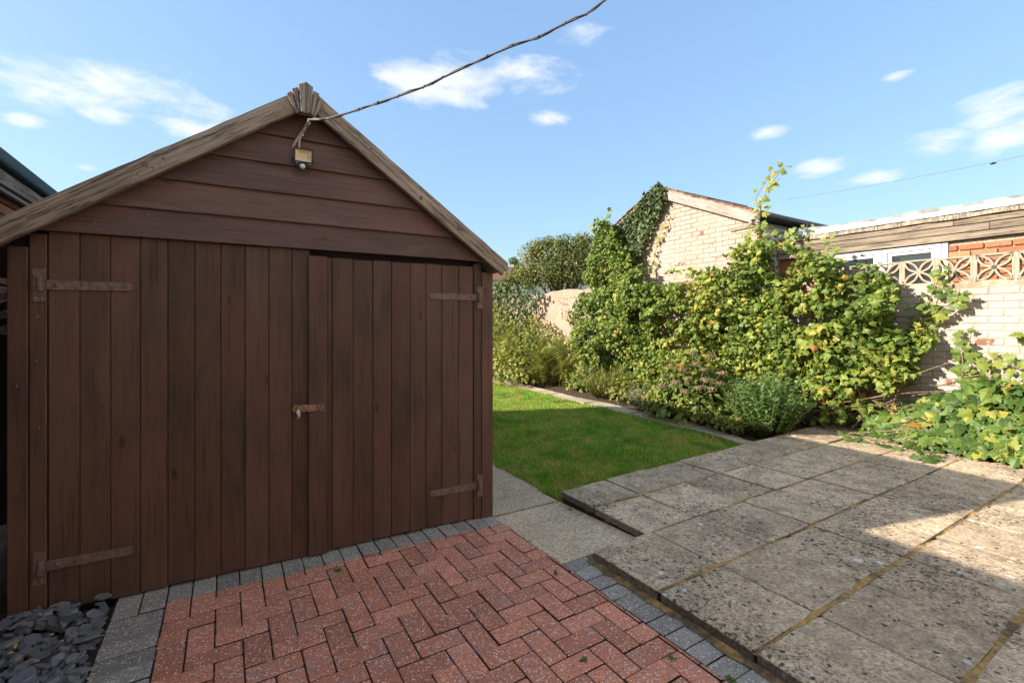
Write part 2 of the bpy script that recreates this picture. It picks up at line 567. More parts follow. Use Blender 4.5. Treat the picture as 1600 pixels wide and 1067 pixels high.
leaf_mat('vine_leaf', [(0, (0.050, 0.080, 0.016)), (0.3, (0.110, 0.175, 0.028)), (0.60, (0.215, 0.270, 0.045)), (0.82, (0.36, 0.36, 0.07)), (0.95, (0.52, 0.38, 0.055)),
                       (1.0, (0.36, 0.15, 0.04))], 0.28, 0.5, 1.6)
leaf_mat('sprawl_leaf', [(0, (0.042, 0.085, 0.016)), (0.4, (0.098, 0.168, 0.030)), (0.75, (0.195, 0.25, 0.042)), (0.93, (0.36, 0.31, 0.05)), (1.0, (0.40, 0.20, 0.04))], 0.28, 0.48, 1.6)
leaf_mat('ivy_leaf', [(0, (0.05, 0.075, 0.032)), (0.5, (0.105, 0.14, 0.055)), (0.85, (0.17, 0.20, 0.07)), (1.0, (0.16, 0.18, 0.05))], 0.12, 0.5, 2.0, 0.3)
leaf_mat('tree_leaf', [(0, (0.07, 0.095, 0.022)), (0.4, (0.15, 0.175, 0.036)), (0.75, (0.26, 0.24, 0.055)), (1.0, (0.32, 0.19, 0.06))], 0.25, 0.5, 1.5)
leaf_mat('shrub_leaf', [(0, (0.10, 0.13, 0.02)), (0.4, (0.19, 0.22, 0.035)), (0.75, (0.31, 0.31, 0.05)), (1.0, (0.42, 0.34, 0.07))], 0.32, 0.5, 1.8)
leaf_mat('hydrangea_leaf', [(0, (0.06, 0.10, 0.02)), (0.4, (0.14, 0.19, 0.035)), (0.75, (0.24, 0.26, 0.05)), (0.92, (0.40, 0.30, 0.05)), (1.0, (0.40, 0.18, 0.04))], 0.28, 0.5, 2.0)
leaf_mat('flower_head', [(0, (0.20, 0.13, 0.075)), (0.5, (0.30, 0.205, 0.14)), (1.0, (0.32, 0.26, 0.14))], 0.2, 0.8, 4.0, 0.1)
leaf_mat('spurge_leaf', [(0, (0.055, 0.12, 0.03)), (0.5, (0.115, 0.225, 0.055)), (0.85, (0.19, 0.31, 0.085)), (1.0, (0.32, 0.38, 0.16))], 0.2, 0.45, 2.5)
leaf_mat('lavender_leaf', [(0, (0.12, 0.14, 0.025)), (0.5, (0.21, 0.22, 0.04)), (1.0, (0.33, 0.30, 0.07))], 0.25, 0.6, 2.5)
leaf_mat('grey_leaf', [(0, (0.13, 0.15, 0.085)), (0.5, (0.22, 0.24, 0.15)), (1.0, (0.34, 0.32, 0.20))], 0.2, 0.6, 2.5)

# lawn
def lawn_colour(t, v):
    n1 = t.noise(v, 1.3, 4, 0.6)
    n2 = t.noise(v, 5.0, 4, 0.65)
    c = t.mix(t.step(n1, 0.38, 0.62), (0.19, 0.37, 0.038), (0.35, 0.45, 0.06))
    c = t.mix(t.step(n2, 0.45, 0.63, 0, 0.85), c, (0.52, 0.42, 0.12))
    c = t.mix(t.step(t.noise(v, 14, 3), 0.5, 0.7, 0, 0.5), c, (0.11, 0.23, 0.022))
    return t.mix(t.step(t.noise(v, 2.4, 3), 0.52, 0.68, 0, 0.7), c, (0.10, 0.25, 0.022))


t = NT('grass_blade', 0.55, 0.25)
c = lawn_colour(t, t.pos())
c = t.scale(c, t.step(t.attr('rnd'), 0, 1, 0.65, 1.45))
t.color(c)
tr = t.node('ShaderNodeBsdfTranslucent')
t.l.new(c, tr.inputs['Color'])
mx = t.node('ShaderNodeMixShader')
mx.inputs[0].default_value = 0.3
t.l.new(t.b.outputs[0], mx.inputs[1])
t.l.new(tr.outputs[0], mx.inputs[2])
t.l.new(mx.outputs[0], t.out.inputs['Surface'])
t = NT('lawn_soil', 0.95, 0.1)
t.color(t.scale(lawn_colour(t, t.pos()), 0.55))
t.bump(t.noise(t.pos(), 40, 4), 0.8, 0.02)
t = NT('open_ground', 0.95, 0.1)
t.color(t.mix(t.step(t.noise(t.pos(), 0.2, 5), 0.35, 0.65), (0.07, 0.10, 0.025), (0.13, 0.115, 0.06)))

# ------------------------------------------------------------------ builders
ORG = {}


def link(o, parent=None, wloc=None):
    COL.objects.link(o)
    if wloc is None:
        wloc = Vector((0, 0, 0))
    wloc = Vector(wloc)
    ORG[o.name] = wloc
    if parent is not None:
        o.parent = parent
        wloc = wloc - ORG[parent.name]
    o.location = wloc
    return o


def tag(o, label=None, cat=None, group=None, kind=None):
    for k, v in (('label', label), ('category', cat), ('group', group), ('kind', kind)):
        if v:
            o[k] = v
    return o


def empty(name, loc, label=None, cat=None, group=None, kind=None):
    o = bpy.data.objects.new(name, None)
    o.empty_display_size = 0.1
    link(o, None, loc)
    return tag(o, label, cat, group, kind)


def mesh(name, verts, faces, mat, smooth=False):
    me = bpy.data.meshes.new(name)
    me.from_pydata([tuple(v) for v in verts], [], faces)
    me.materials.append(MATS[mat])
    if smooth:
        me.polygons.foreach_set('use_smooth', [True] * len(me.polygons))
    me.update()
    return me


def put(name, me, parent=None, wloc=(0, 0, 0), rot=(0, 0, 0)):
    o = bpy.data.objects.new(name, me)
    link(o, parent, wloc)
    o.rotation_euler = rot
    return o


_BOX = {}


def box_mesh(size, bev, mat, seg=1):
    k = (tuple(round(s, 4) for s in size), bev, mat, seg)
    if k in _BOX:
        return _BOX[k]
    bm = bmesh.new()
    bmesh.ops.create_cube(bm, size=1)
    for v in bm.verts:
        v.co = Vector((v.co.x * size[0], v.co.y * size[1], v.co.z * size[2]))
    if bev > 0:
        bmesh.ops.bevel(bm, geom=bm.edges[:], offset=bev, segments=seg, affect='EDGES', profile=0.5)
    me = bpy.data.meshes.new('piece')
    bm.to_mesh(me)
    bm.free()
    me.materials.append(MATS[mat])
    _BOX[k] = me
    return me


def box(name, c, size, mat, parent=None, rotz=0.0, bev=0.003, rot=None, seg=1):
    return put(name, box_mesh(size, bev, mat, seg), parent, c, rot if rot else (0, 0, rotz))


def prism_mesh(name, poly, z0, z1, ch, mat):
    """upright prism over a 2-D polygon (counter-clockwise), chamfered at the top"""
    n = len(poly)
    ctr = Vector((sum(p[0] for p in poly) / n, sum(p[1] for p in poly) / n))
    vs, fs = [], []
    for x, y in poly:
        vs.append((x, y, z0))
    for x, y in poly:
        vs.append((x, y, z1 - ch))
    for i in range(n):
        p = Vector(poly[i])
        a = (Vector(poly[i - 1]) - p)
        b = (Vector(poly[(i + 1) % n]) - p)
        a = a.normalized() if a.length > 1e-6 else a
        b = b.normalized() if b.length > 1e-6 else b
        d = a + b
        if d.length < 1e-3:
            d = (ctr - p)
        d = d.normalized()
        s = abs(a.x * d.y - a.y * d.x)
        q = p + d * min(ch / max(s, 0.3), (ctr - p).length * 0.6)
        vs.append((q.x, q.y, z1))
    for i in range(n):
        j = (i + 1) % n
        fs.append((i, j, n + j, n + i))
        fs.append((n + i, n + j, 2 * n + j, 2 * n + i))
    fs.append(tuple(range(2 * n, 3 * n)))
    fs.append(tuple(range(n - 1, -1, -1)))
    return mesh(name, vs, fs, mat)


def clip(poly, region):
    """clip a convex polygon by a convex counter-clockwise region"""
    out = list(poly)
    for i in range(len(region)):
        a, b = Vector(region[i]), Vector(region[(i + 1) % len(region)])
        e = b - a
        side = lambda p: e.x * (p[1] - a.y) - e.y * (p[0] - a.x)
        src, out = out, []
        for k in range(len(src)):
            p, q = src[k], src[(k + 1) % len(src)]
            sp, sq = side(p), side(q)
            if sp >= 0:
                out.append(p)
            if (sp > 0 > sq) or (sp < 0 < sq):
                u = sp / (sp - sq)
                out.append((p[0] + (q[0] - p[0]) * u, p[1] + (q[1] - p[1]) * u))
        if len(out) < 3:
            return []
    return out


def area(poly):
    return 0.5 * sum(poly[i][0] * poly[(i + 1) % len(poly)][1] - poly[(i + 1) % len(poly)][0] * poly[i][1] for i in range(len(poly)))


def slabpoly(name, poly, y0, y1, mat, parent, fr, bev=0.0):
    """upright plate: polygon in (u, z), thickness from y0 to y1 in the frame function fr(u, y, z)"""
    n = len(poly)
    c = fr(sum(p[0] for p in poly) / n, (y0 + y1) / 2, sum(p[1] for p in poly) / n)
    ang = SANG if fr is SF else PANG if fr is PF else PANG + math.pi / 2
    rm = Matrix.Rotation(-ang, 3, 'Z')
    vs = [rm @ (fr(u, y0, z) - c) for u, z in poly] + [rm @ (fr(u, y1, z) - c) for u, z in poly]
    fs = [tuple(range(n)), tuple(range(2 * n - 1, n - 1, -1))]
    for i in range(n):
        j = (i + 1) % n
        fs.append((i, n + i, n + j, j))
    bm = bmesh.new()
    bv = [bm.verts.new(v) for v in vs]
    for f in fs:
        bm.faces.new([bv[i] for i in f])
    bmesh.ops.recalc_face_normals(bm, faces=bm.faces[:])
    if bev:
        bmesh.ops.bevel(bm, geom=bm.edges[:], offset=bev, segments=1, affect='EDGES', profile=0.5)
    me = bpy.data.meshes.new(name)
    bm.to_mesh(me)
    bm.free()
    me.materials.append(MATS[mat])
    return put(name, me, parent, c, (0, 0, ang))


def PFy(q, p, z=0.0):       # frame for plates facing along p: u = q, y = p
    return PF(p, q, z)


def tube_geo(pts, rad, sides=6, vs=None, fs=None):
    vs = [] if vs is None else vs
    fs = [] if fs is None else fs
    pts = [Vector(p) for p in pts]
    b0 = len(vs)
    n = len(pts)
    up = Vector((0.3, 0.2, 1)).normalized()
    for i, p in enumerate(pts):
        d = (pts[min(i + 1, n - 1)] - pts[max(i - 1, 0)])
        d = d.normalized() if d.length > 1e-9 else up
        a = d.cross(up)
        if a.length < 1e-3:
            a = d.cross(Vector((1, 0, 0)))
        a.normalize()
        b = d.cross(a)
        r = rad[i] if isinstance(rad, (list, tuple)) else rad
        for k in range(sides):
            an = 2 * math.pi * k / sides
            vs.append(p + (a * math.cos(an) + b * math.sin(an)) * r)
    for i in range(n - 1):
        for k in range(sides):
            k2 = (k + 1) % sides
            fs.append((b0 + i * sides + k, b0 + i * sides + k2, b0 + (i + 1) * sides + k2, b0 + (i + 1) * sides + k))
    fs.append(tuple(b0 + k for k in range(sides - 1, -1, -1)))
    fs.append(tuple(b0 + (n - 1) * sides + k for k in range(sides)))
    return vs, fs


def tubes(name, lines, mat, parent=None, sides=6, wloc=(0, 0, 0)):
    vs, fs = [], []
    w = Vector(wloc)
    for pts, rad in lines:
        tube_geo([Vector(p) - w for p in pts], rad, sides, vs, fs)
    return put(name, mesh(name, vs, fs, mat, True), parent, wloc)


def lathe(name, prof, mat, parent, wloc, rot=(0, 0, 0), seg=14):
    vs, fs = [], []
    for r, z in prof:
        for k in range(seg):
            a = 2 * math.pi * k / seg
            vs.append((r * math.cos(a), r * math.sin(a), z))
    for i in range(len(prof) - 1):
        for k in range(seg):
            k2 = (k + 1) % seg
            fs.append((i * seg + k, i * seg + k2, (i + 1) * seg + k2, (i + 1) * seg + k))
    fs.append(tuple(range(seg - 1, -1, -1)))
    fs.append(tuple((len(prof) - 1) * seg + k for k in range(seg)))
    return put(name, mesh(name, vs, fs, mat, True), parent, wloc, rot)


# scattered leaves -------------------------------------------------------------
def vnoise(x, y, seed, sc):
    """smooth value noise in 2-D, 0..1"""
    g = np.random.default_rng(seed).random((64, 64))
    x, y = np.asarray(x) * sc + 100.3, np.asarray(y) * sc + 100.7
    xi, yi = np.floor(x).astype(int), np.floor(y).astype(int)
    fx, fy = x - xi, y - yi
    fx, fy = fx * fx * (3 - 2 * fx), fy * fy * (3 - 2 * fy)
    G = lambda a, b: g[a % 64, b % 64]
    return (G(xi, yi) * (1 - fx) + G(xi + 1, yi) * fx) * (1 - fy) + (G(xi, yi + 1) * (1 - fx) + G(xi + 1, yi + 1) * fx) * fy


def unit(a):
    return a / np.maximum(np.linalg.norm(a, axis=-1, keepdims=True), 1e-9)


# leaf templates: x across, y from stalk to tip, z up; faces are triangles
def T_grape():
    h = [(0.10, -0.10), (0.26, -0.14), (0.34, -0.02), (0.47, 0.06), (0.36, 0.20), (0.52, 0.30), (0.56, 0.50), (0.40, 0.46), (0.26, 0.52), (0.30, 0.70), (0.18, 0.78), (0.12, 0.92)]
    pts = [(0, 0.04)] + h + [(0, 1.04)] + [(-x, y) for x, y in h[::-1]]
    v = [(0, 0.35, 0.05)] + [(x, y, -0.22 * abs(x) - 0.20 * max(0, y - 0.4) ** 1.5) for x, y in pts]
    n = len(pts)
    return np.array(v), np.array([(0, 1 + (i + 1) % n, 1 + i) for i in range(n)])[:, ::-1]


def T_oval(w=0.5, fold=0.12, droop=0.15):
    v = [(0, 0, 0), (w / 2, 0.4, fold), (0, 0.5, 0), (-w / 2, 0.4, fold), (0, 1, -droop)]
    return np.array(v), np.array([(0, 1, 2), (0, 2, 3), (1, 4, 2), (2, 4, 3)])


def T_blade(w=0.16):
    v = [(-w / 2, 0, 0), (w / 2, 0, 0), (w / 2 * 0.9, 0.5, 0.03), (-w / 2 * 0.9, 0.5, 0.03), (0, 1, -0.06)]
    return np.array(v), np.array([(0, 1, 2), (0, 2, 3), (3, 2, 4)])


def T_fern(n=9):
    v, f = [], []
    for i in range(n):
        y = 0.12 + 0.86 * i / n
        z = 0.28 * math.sin(y * 2.3) - 0.05
        L = 0.26 * math.sin(math.pi * (0.16 + 0.82 * i / n)) + 0.03
        for s in (-1, 1):
            b = len(v)
            v += [(0, y - 0.03, z), (0, y + 0.035, z), (s * L, y + 0.10, z - 0.05)]
            f.append((b, b + 2, b + 1) if s < 0 else (b, b + 1, b + 2)[::-1])
    return np.array(v), np.array(f)


def scatter(name, T, pos, nrm, axis, size, rnd, mat, parent=None, wloc=(0, 0, 0), kind='stuff', curl=None):
    """one mesh of leaves: pos (N,3), nrm and axis (N,3), size (N,), rnd (N,)"""
    tv, tf = T
    N = len(pos)
    if N == 0:
        return None
    n = unit(nrm)
    a = unit(axis - n * np.sum(axis * n, axis=1, keepdims=True))
    x = np.cross(a, n)
    M = np.stack([x, a, n], axis=1)                       # rows
    tvs = np.repeat(tv[None], N, 0)
    if curl is not None:
        tvs = tvs.copy()
        tvs[:, :, 2] *= curl[:, None]
    V = np.einsum('nki,nij->nkj', tvs, M) * size[:, None, None] + (pos - np.array(wloc))[:, None, :]
    nv = len(tv)
    F = (tf[None] + (np.arange(N) * nv)[:, None, None]).reshape(-1, 3)
    me = bpy.data.meshes.new(name)
    me.vertices.add(N * nv)
    me.vertices.foreach_set('co', V.astype(np.float32).ravel())
    me.loops.add(F.size)
    me.loops.foreach_set('vertex_index', F.astype(np.int32).ravel())
    me.polygons.add(len(F))
    me.polygons.foreach_set('loop_start', np.arange(0, F.size, 3, dtype=np.int32))
    me.polygons.foreach_set('loop_total', np.full(len(F), 3, dtype=np.int32))
    at_ = me.attributes.new('rnd', 'FLOAT', 'POINT')
    at_.data.foreach_set('value', np.repeat(rnd, nv).astype(np.float32))
    me.update(calc_edges=True)
    me.validate()
    me.materials.append(MATS[mat])
    o = put(name, me, parent, wloc)
    if kind:
        o['kind'] = kind
    return o


def leaf_parts(name, T, pos, nrm, axis, size, rnd, mat, parent, variants=10):
    """single leaves as parts; meshes shared between alike leaves"""
    tv, tf = T
    ms = []
    for k in range(variants):
        cz = 0.5 + 1.3 * random.random()
        me = mesh(name, [(x, y, z * cz) for x, y, z in tv], [tuple(int(i) for i in f) for f in tf], mat)
        a = me.attributes.new('rnd', 'FLOAT', 'POINT')
        a.data.foreach_set('value', [(k + 0.5) / variants] * len(tv))
        ms.append(me)
    n = unit(nrm)
    a = unit(axis - n * np.sum(axis * n, axis=1, keepdims=True))
    x = np.cross(a, n)
    for i in range(len(pos)):
        o = put(name, ms[min(variants - 1, int(rnd[i] * variants))], parent, pos[i])
        mat3 = Matrix((x[i], a[i], n[i])).transposed()
        o.rotation_euler = mat3.to_euler()
        o.scale = (size[i],) * 3


def foliage(parent, T, pos, nrm, axis, size, rnd, mat, wloc, n_parts=0, part='leaf', curl=None, name='foliage'):
    """the n_parts leaves that show largest become parts, the rest is one mesh"""
    if n_parts:
        d = np.linalg.norm(pos - np.array([0, 0, CAMH]), axis=1)
        key = size / d * np.clip(-(np.sum(unit(pos - np.array([0, 0, CAMH])) * unit(nrm), axis=1)), 0.2, 1)
        order = np.argsort(-key)
        a, b = order[:n_parts], order[n_parts:]
        leaf_parts(part, T, pos[a], nrm[a], axis[a], size[a], rnd[a], mat, parent)
        pos, nrm, axis, size, rnd = pos[b], nrm[b], axis[b], size[b], rnd[b]
        curl = None if curl is None else curl[b]
    return scatter(name, T, pos, nrm, axis, size, rnd, mat, parent, wloc, 'stuff', curl)


def inpoly(x, y, poly):
    x, y = np.asarray(x), np.asarray(y)
    r = np.zeros(x.shape, bool)
    n = len(poly)
    for i in range(n):
        x0, y0 = poly[i]
        x1, y1 = poly[(i + 1) % n]
        c = ((y0 > y) != (y1 > y)) & (x < (x1 - x0) * (y - y0) / (y1 - y0 + 1e-12) + x0)
        r ^= c
    return r


def sample_poly(poly, n):
    p = np.array(poly)
    lo, hi = p.min(0), p.max(0)
    out = []
    while sum(len(o) for o in out) < n:
        q = lo + (hi - lo) * RNG.random((n * 2, 2))
        out.append(q[inpoly(q[:, 0], q[:, 1], poly)])
    return np.concatenate(out)[:n]


NP1 = np.array([P1.x, P1.y, 0])
NP2 = np.array([P2.x, P2.y, 0])
UPV = np.array([0, 0, 1.0])


def pfn(p, q, z):
    return np.outer(p, NP1) + np.outer(q, NP2) + np.outer(z, UPV)


# ------------------------------------------------------------------ ground
def sheet(name, pts, mat, kind='structure', z=None, label=None):
    c = sum((Vector(p) for p in pts), Vector((0, 0, 0))) / len(pts)
    o = put(name, mesh(name, [Vector(p) - c for p in pts], [tuple(range(len(pts)))], mat), None, c)
    return tag(o, label, None, None, kind)


G = 260
tag(sheet('ground', [(-G, -G, -0.16), (G, -G, -0.16), (G, G, -0.16), (-G, G, -0.16)], 'open_ground'), 'flat ground reaching out beyond the gardens', 'ground')

# block paving -----------------------------------------------------------------
RED_L, RED_R = -0.235, 1.590
def shed_q(p):                       # front line of the shed in patio coordinates
    return 2.825 + (1.584 - p) * 0.0405
QN = -1.6                            # near end of the paving, behind the camera
top_red = lambda p: shed_q(p) - 0.145
red_region = [(RED_L, QN), (RED_R, QN), (RED_R, top_red(RED_R)), (RED_L, top_red(RED_L))]
bed_poly = [(-0.445, QN), (1.775, QN), (1.775, 2.06), (1.59, 2.06), (1.585, shed_q(1.59) + 0.05), (-0.445, shed_q(-0.445) + 0.05)]
paving = sheet('block_paving', [PF(p, q, -0.008) for p, q in bed_poly], 'joint_sand')
tag(paving, 'red herringbone block paving with charcoal border before the shed doors', 'paving')
U = 0.1005
GAP = 0.0028


def put_block(poly, mat, name='brick'):
    if len(poly) < 3 or abs(area(poly)) < 0.0006:
        return
    cx = sum(p[0] for p in poly) / len(poly)
    cy = sum(p[1] for p in poly) / len(poly)
    loc = [(x - cx, y - cy) for x, y in poly]
    w = max(x for x, y in loc) - min(x for x, y in loc)
    h = max(y for x, y in loc) - min(y for x, y in loc)
    full = abs(area(poly) - w * h) < 1e-6 and len(poly) == 4
    key = (mat, round(w, 3), round(h, 3)) if full else None
    if key and key in put_block.cache:
        me = random.choice(put_block.cache[key]) if len(put_block.cache[key]) >= 5 else None
    else:
        me = None
    if me is None:
        if full:                                    # slightly rounded, worn corners
            c = 0.004
            pts = []
            for (x, y), (ax, ay) in zip([(-w / 2, -h / 2), (w / 2, -h / 2), (w / 2, h / 2), (-w / 2, h / 2)], [(1, 1), (-1, 1), (-1, -1), (1, -1)]):
                c1, c2 = c * random.uniform(.4, 2.0), c * random.uniform(.4, 2.0)
                a, b = (x + ax * c1, y), (x, y + ay * c2)
                pts += [b, a] if (ax * ay > 0) else [a, b]
            loc = pts
        me = prism_mesh(name, loc, -0.06, 0.0, 0.0030, mat)
        me.materials.append(MATS['joint_sand'])
        for k_, pg_ in enumerate(me.polygons):
            if k_ < len(me.polygons) - 2 and k_ % 2 == 0:
                pg_.material_index = 1
        if key:
            put_block.cache.setdefault(key, []).append(me)
    dz = random.gauss(0, 0.0016)
    put(name, me, paving, PF(cx, cy, dz), (random.gauss(0, 0.006), random.gauss(0, 0.006), PANG + random.gauss(0, 0.006)))


put_block.cache = {}


def inset(poly, g):
    return [(poly[0][0] + g, poly[0][1] + g), (poly[1][0] - g, poly[1][1] + g), (poly[2][0] - g, poly[2][1] - g), (poly[3][0] + g, poly[3][1] - g)]


cand = []
for i in range(-22, 24):
    for j in range(-22, 40):
        m = (i - j) % 4
        if m == 0:
            r = (i, j, i + 2, j + 1)
        elif m == 3:
            r = (i, j, i + 1, j + 2)
        else:
            continue
        x0, y0, x1, y1 = RED_L + r[0] * U, 2.76 - 3.5 + r[1] * U, RED_L + r[2] * U, 2.76 - 3.5 + r[3] * U
        poly = inset([(x0, y0), (x1, y0), (x1, y1), (x0, y1)], GAP)
        if y1 < 0.62:
            continue
        poly = clip(poly, red_region)
        if poly and abs(area(poly)) > 0.0012:
            cand.append(poly)
near_rest = []
for poly in cand:
    put_block(poly, 'red_paver')
# the paving nearest the added house, past the frame: one sheet of joined blocks
vs, fs = [], []
for i in range(-22, 24):
    for j in range(-22, 40):
        m = (i - j) % 4
        r = (i, j, i + 2, j + 1) if m == 0 else (i, j, i + 1, j + 2) if m == 3 else None
        if r is None:
            continue
        x0, y0, x1, y1 = RED_L + r[0] * U, 2.76 - 3.5 + r[1] * U, RED_L + r[2] * U, 2.76 - 3.5 + r[3] * U
        if y1 >= 0.62:
            continue
        poly = clip(inset([(x0, y0), (x1, y0), (x1, y1), (x0, y1)], GAP), red_region)
        if len(poly) < 3:
            continue
        b = len(vs)
        n = len(poly)
        vs += [PF(x, y, 0.0) for x, y in poly] + [PF(x, y, -0.02) for x, y in poly]
        fs.append(tuple(range(b, b + n)))
        fs += [(b + k, b + n + k, b + n + (k + 1) % n, b + (k + 1) % n) for k in range(n)]
o = put('bricks_beyond', mesh('bricks_beyond', vs, fs, 'red_paver'), paving)
o['kind'] = 'stuff'
# charcoal borders
p = RED_L - 0.20
k = 0
for q in np.arange(0.40, shed_q(-0.3), 0.1008):                        # left border, blocks lie across
    pl = inset([(RED_L - 0.203, q), (RED_L - 0.001, q), (RED_L - 0.001, q + 0.1008), (RED_L - 0.203, q + 0.1008)], GAP)
    if q + 0.1 > top_red(RED_L) - 0.01:
        continue
    put_block(pl, 'charcoal_paver')
qtop = 0.40 + 0.1008 * (int((top_red(RED_L) - 0.01 - 0.4) / 0.1008))
for p in np.arange(RED_L - 0.203, 1.58, 0.1012):                       # border along the shed
    q0 = qtop if p < RED_L - 0.05 else top_red(p + 0.05) + 0.001
    pl = [(p + GAP, q0 + GAP), (p + 0.1012 - GAP, q0 + GAP - (0 if p < RED_L - .05 else 0.004)), (p + 0.1012 - GAP, shed_q(p) + 0.045), (p + GAP, shed_q(p) + 0.045)]
    if pl[1][0] > 1.59:
        pl[1] = (1.588, pl[1][1]); pl[2] = (1.588, pl[2][1])
    put_block(pl, 'charcoal_paver')
put_block(inset([(1.592, 1.958), (1.765, 1.958), (1.765, 2.056), (1.592, 2.056)], GAP), 'charcoal_paver')
for q in np.arange(1.858, 0.2, -0.1008):                               # border along the patio
    put_block(inset([(1.592, q), (1.752, q), (1.752, q + 0.1008), (1.592, q + 0.1008)], GAP), 'charcoal_paver')
# pale sand along the foot of the shed and the brown haunch below the patio edge
def strip(name, pts_a, pts_b, mat, parent, jitter=0.0):
    vs = [Vector(a) for a in pts_a] + [Vector(b) for b in pts_b]
    n = len(pts_a)
    vs = [v + Vector((random.gauss(0, jitter), random.gauss(0, jitter), random.gauss(0, jitter * 0.4))) for v in vs]
    return put(name, mesh(name, vs, [(i, i + 1, n + i + 1, n + i) for i in range(n - 1)], mat), parent)


qs = np.linspace(2.0, -1.0, 60)
strip('mortar_haunch', [PF(1.722 + random.gauss(0, .007), q, 0.003) for q in qs], [PF(1.752, q, 0.016) for q in qs], 'ochre_mortar', paving, 0.0025)

# concrete path slabs beside the shed ------------------------------------------
pathst = sheet('concrete_path', [PF(a, b, -0.075) for a, b in [(1.3, 2.06), (2.30, 2.06), (2.30, 4.3), (2.26, 7.4), (1.55, 7.4), (1.3, 2.9)]], 'joint_sand')
tag(pathst, 'plain concrete slab path between the shed side and the lawn', 'path')


def path_slab(poly, zs, name='paving_slab', mat='path_slab', parent=None, th=0.05):
    """slab with its own corner heights"""
    n = len(poly)
    c = PF(sum(p[0] for p in poly) / n, sum(p[1] for p in poly) / n, sum(zs) / n)
    ch = 0.0035
    cx, cy = sum(p[0] for p in poly) / n, sum(p[1] for p in poly) / n
    top = [PF(x + (cx - x) / max(1e-3, math.hypot(cx - x, cy - y)) * ch * 1.4, y + (cy - y) / max(1e-3, math.hypot(cx - x, cy - y)) * ch * 1.4, z) - c for (x, y), z in zip(poly, zs)]
    mid = [PF(x, y, z - ch) - c for (x, y), z in zip(poly, zs)]
    bot = [PF(x, y, z - th) - c for (x, y), z in zip(poly, zs)]
    vs = bot + mid + top
    fs = [tuple(range(2 * n, 3 * n)), tuple(range(n - 1, -1, -1))]
    for i in range(n):
        j = (i + 1) % n
        fs += [(i, j, n + j, n + i), (n + i, n + j, 2 * n + j, 2 * n + i)]
    me = mesh(name, vs, fs, mat)
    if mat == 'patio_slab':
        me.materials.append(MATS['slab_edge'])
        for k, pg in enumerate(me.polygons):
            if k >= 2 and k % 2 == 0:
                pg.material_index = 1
    return put(name, me, parent, c)


path_slab([(1.597, 2.062), (2.19, 2.062), (2.19, 2.862), (1.597, 2.862)], [-0.002, -0.004, -0.034, -0.030], parent=pathst)
path_slab([(1.597, 2.876), (2.19, 2.876), (2.19, 3.125), (1.52, 3.14)], [-0.033, -0.035, -0.038, -0.036], parent=pathst)
q0 = 3.137
for L in (0.655, 0.62, 0.62, 0.62, 0.62, 0.6):
    path_slab([(1.50, q0), (2.215, q0), (2.225, q0 + L - 0.012), (1.50, q0 + L - 0.012)], [-0.036 + random.gauss(0, .003) for _ in range(4)], parent=pathst)
    q0 += L
strip('mortar_joint', [PF(p, 2.860 + random.gauss(0, .003), -0.0265 - 0.007 * (p - 1.6)) for p in np.linspace(1.6, 2.15, 14)],
      [PF(p, 2.878 + random.gauss(0, .003), -0.0275 - 0.006 * (p - 1.6)) for p in np.linspace(1.6, 2.15, 14)], 'ochre_mortar', pathst)

# raised patio -------------------------------------------------------------------
PZ = 0.055
pat = [(1.768, -3.2), (6.66, -3.2), (6.66, 2.97), (4.9, 2.93), (2.195, 2.815), (2.195, 1.972), (1.768, 1.972)]
bedv = [PF(a, b, PZ - 0.012) for a, b in pat] + [PF(a, b, -0.15) for a, b in pat]
n = len(pat)
patio = put('patio', mesh('patio', bedv, [tuple(range(n))] + [(i, n + i, n + (i + 1) % n, (i + 1) % n) for i in range(n)], 'joint_sand'))
tag(patio, 'raised patio of lichen-spotted concrete slabs with ochre mortar joints', 'patio', None, 'structure')
rows = [(-3.2, -0.87), (-0.85, -0.395), (-0.375, 0.082), (0.106, 0.554), (0.582, 1.036), (1.062, 1.510), (1.538, 1.978), (2.000, 2.450), (2.476, 2.83)]
for ri, (qa, qb) in enumerate(rows):
    if ri == 0:
        continue
    start = 1.755 if qb < 1.99 else 2.182
    p = start
    off = 0.4725
    kk = 0
    while p < 6.6:
        w = off - 0.010
        pe = min(p + w, 6.655)
        sk = (pe - 2.18) * 0.032 if ri == 8 else 0
        sk0 = (p - 2.18) * 0.032 if ri == 8 else 0
        z = PZ + random.gauss(0, 0.002)
        zs = [z + random.gauss(0, 0.0018) for _ in range(4)]
        g = random.gauss(0, 0.002)
        q0_, q1_, q2_ = qa + g - 0.004, qb + sk0 + g + 0.004, qb + sk + g + 0.004
        cc_ = [random.choice((0.003, 0.004, 0.006, 0.010, 0.018)) for _ in range(8)]
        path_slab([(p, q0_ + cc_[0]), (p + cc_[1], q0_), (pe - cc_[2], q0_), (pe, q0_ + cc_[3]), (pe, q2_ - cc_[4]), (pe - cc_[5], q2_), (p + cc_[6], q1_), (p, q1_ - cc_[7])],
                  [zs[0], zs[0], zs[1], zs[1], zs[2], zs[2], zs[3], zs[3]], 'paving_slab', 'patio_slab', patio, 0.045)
        p += off
for k, (qa, qb) in enumerate(zip([r[1] for r in rows[1:-1]], [r[0] for r in rows[2:]])):
    ps = np.linspace(1.756 if qa < 1.9 else 2.184, 6.64, 90)
    hz = [PZ - 0.004 + 0.005 * math.sin(p * 3.1 + k * 2.0) + 0.003 * math.sin(p * 11 + k) + random.gauss(0, 0.0022) for p in ps]
    o = strip('mortar_joint', [PF(p, qa - 0.002 + random.gauss(0, .002), z) for p, z in zip(ps, hz)], [PF(p, qb + 0.002 + random.gauss(0, .002), z) for p, z in zip(ps, hz)], 'ochre_mortar', patio, 0.0006)

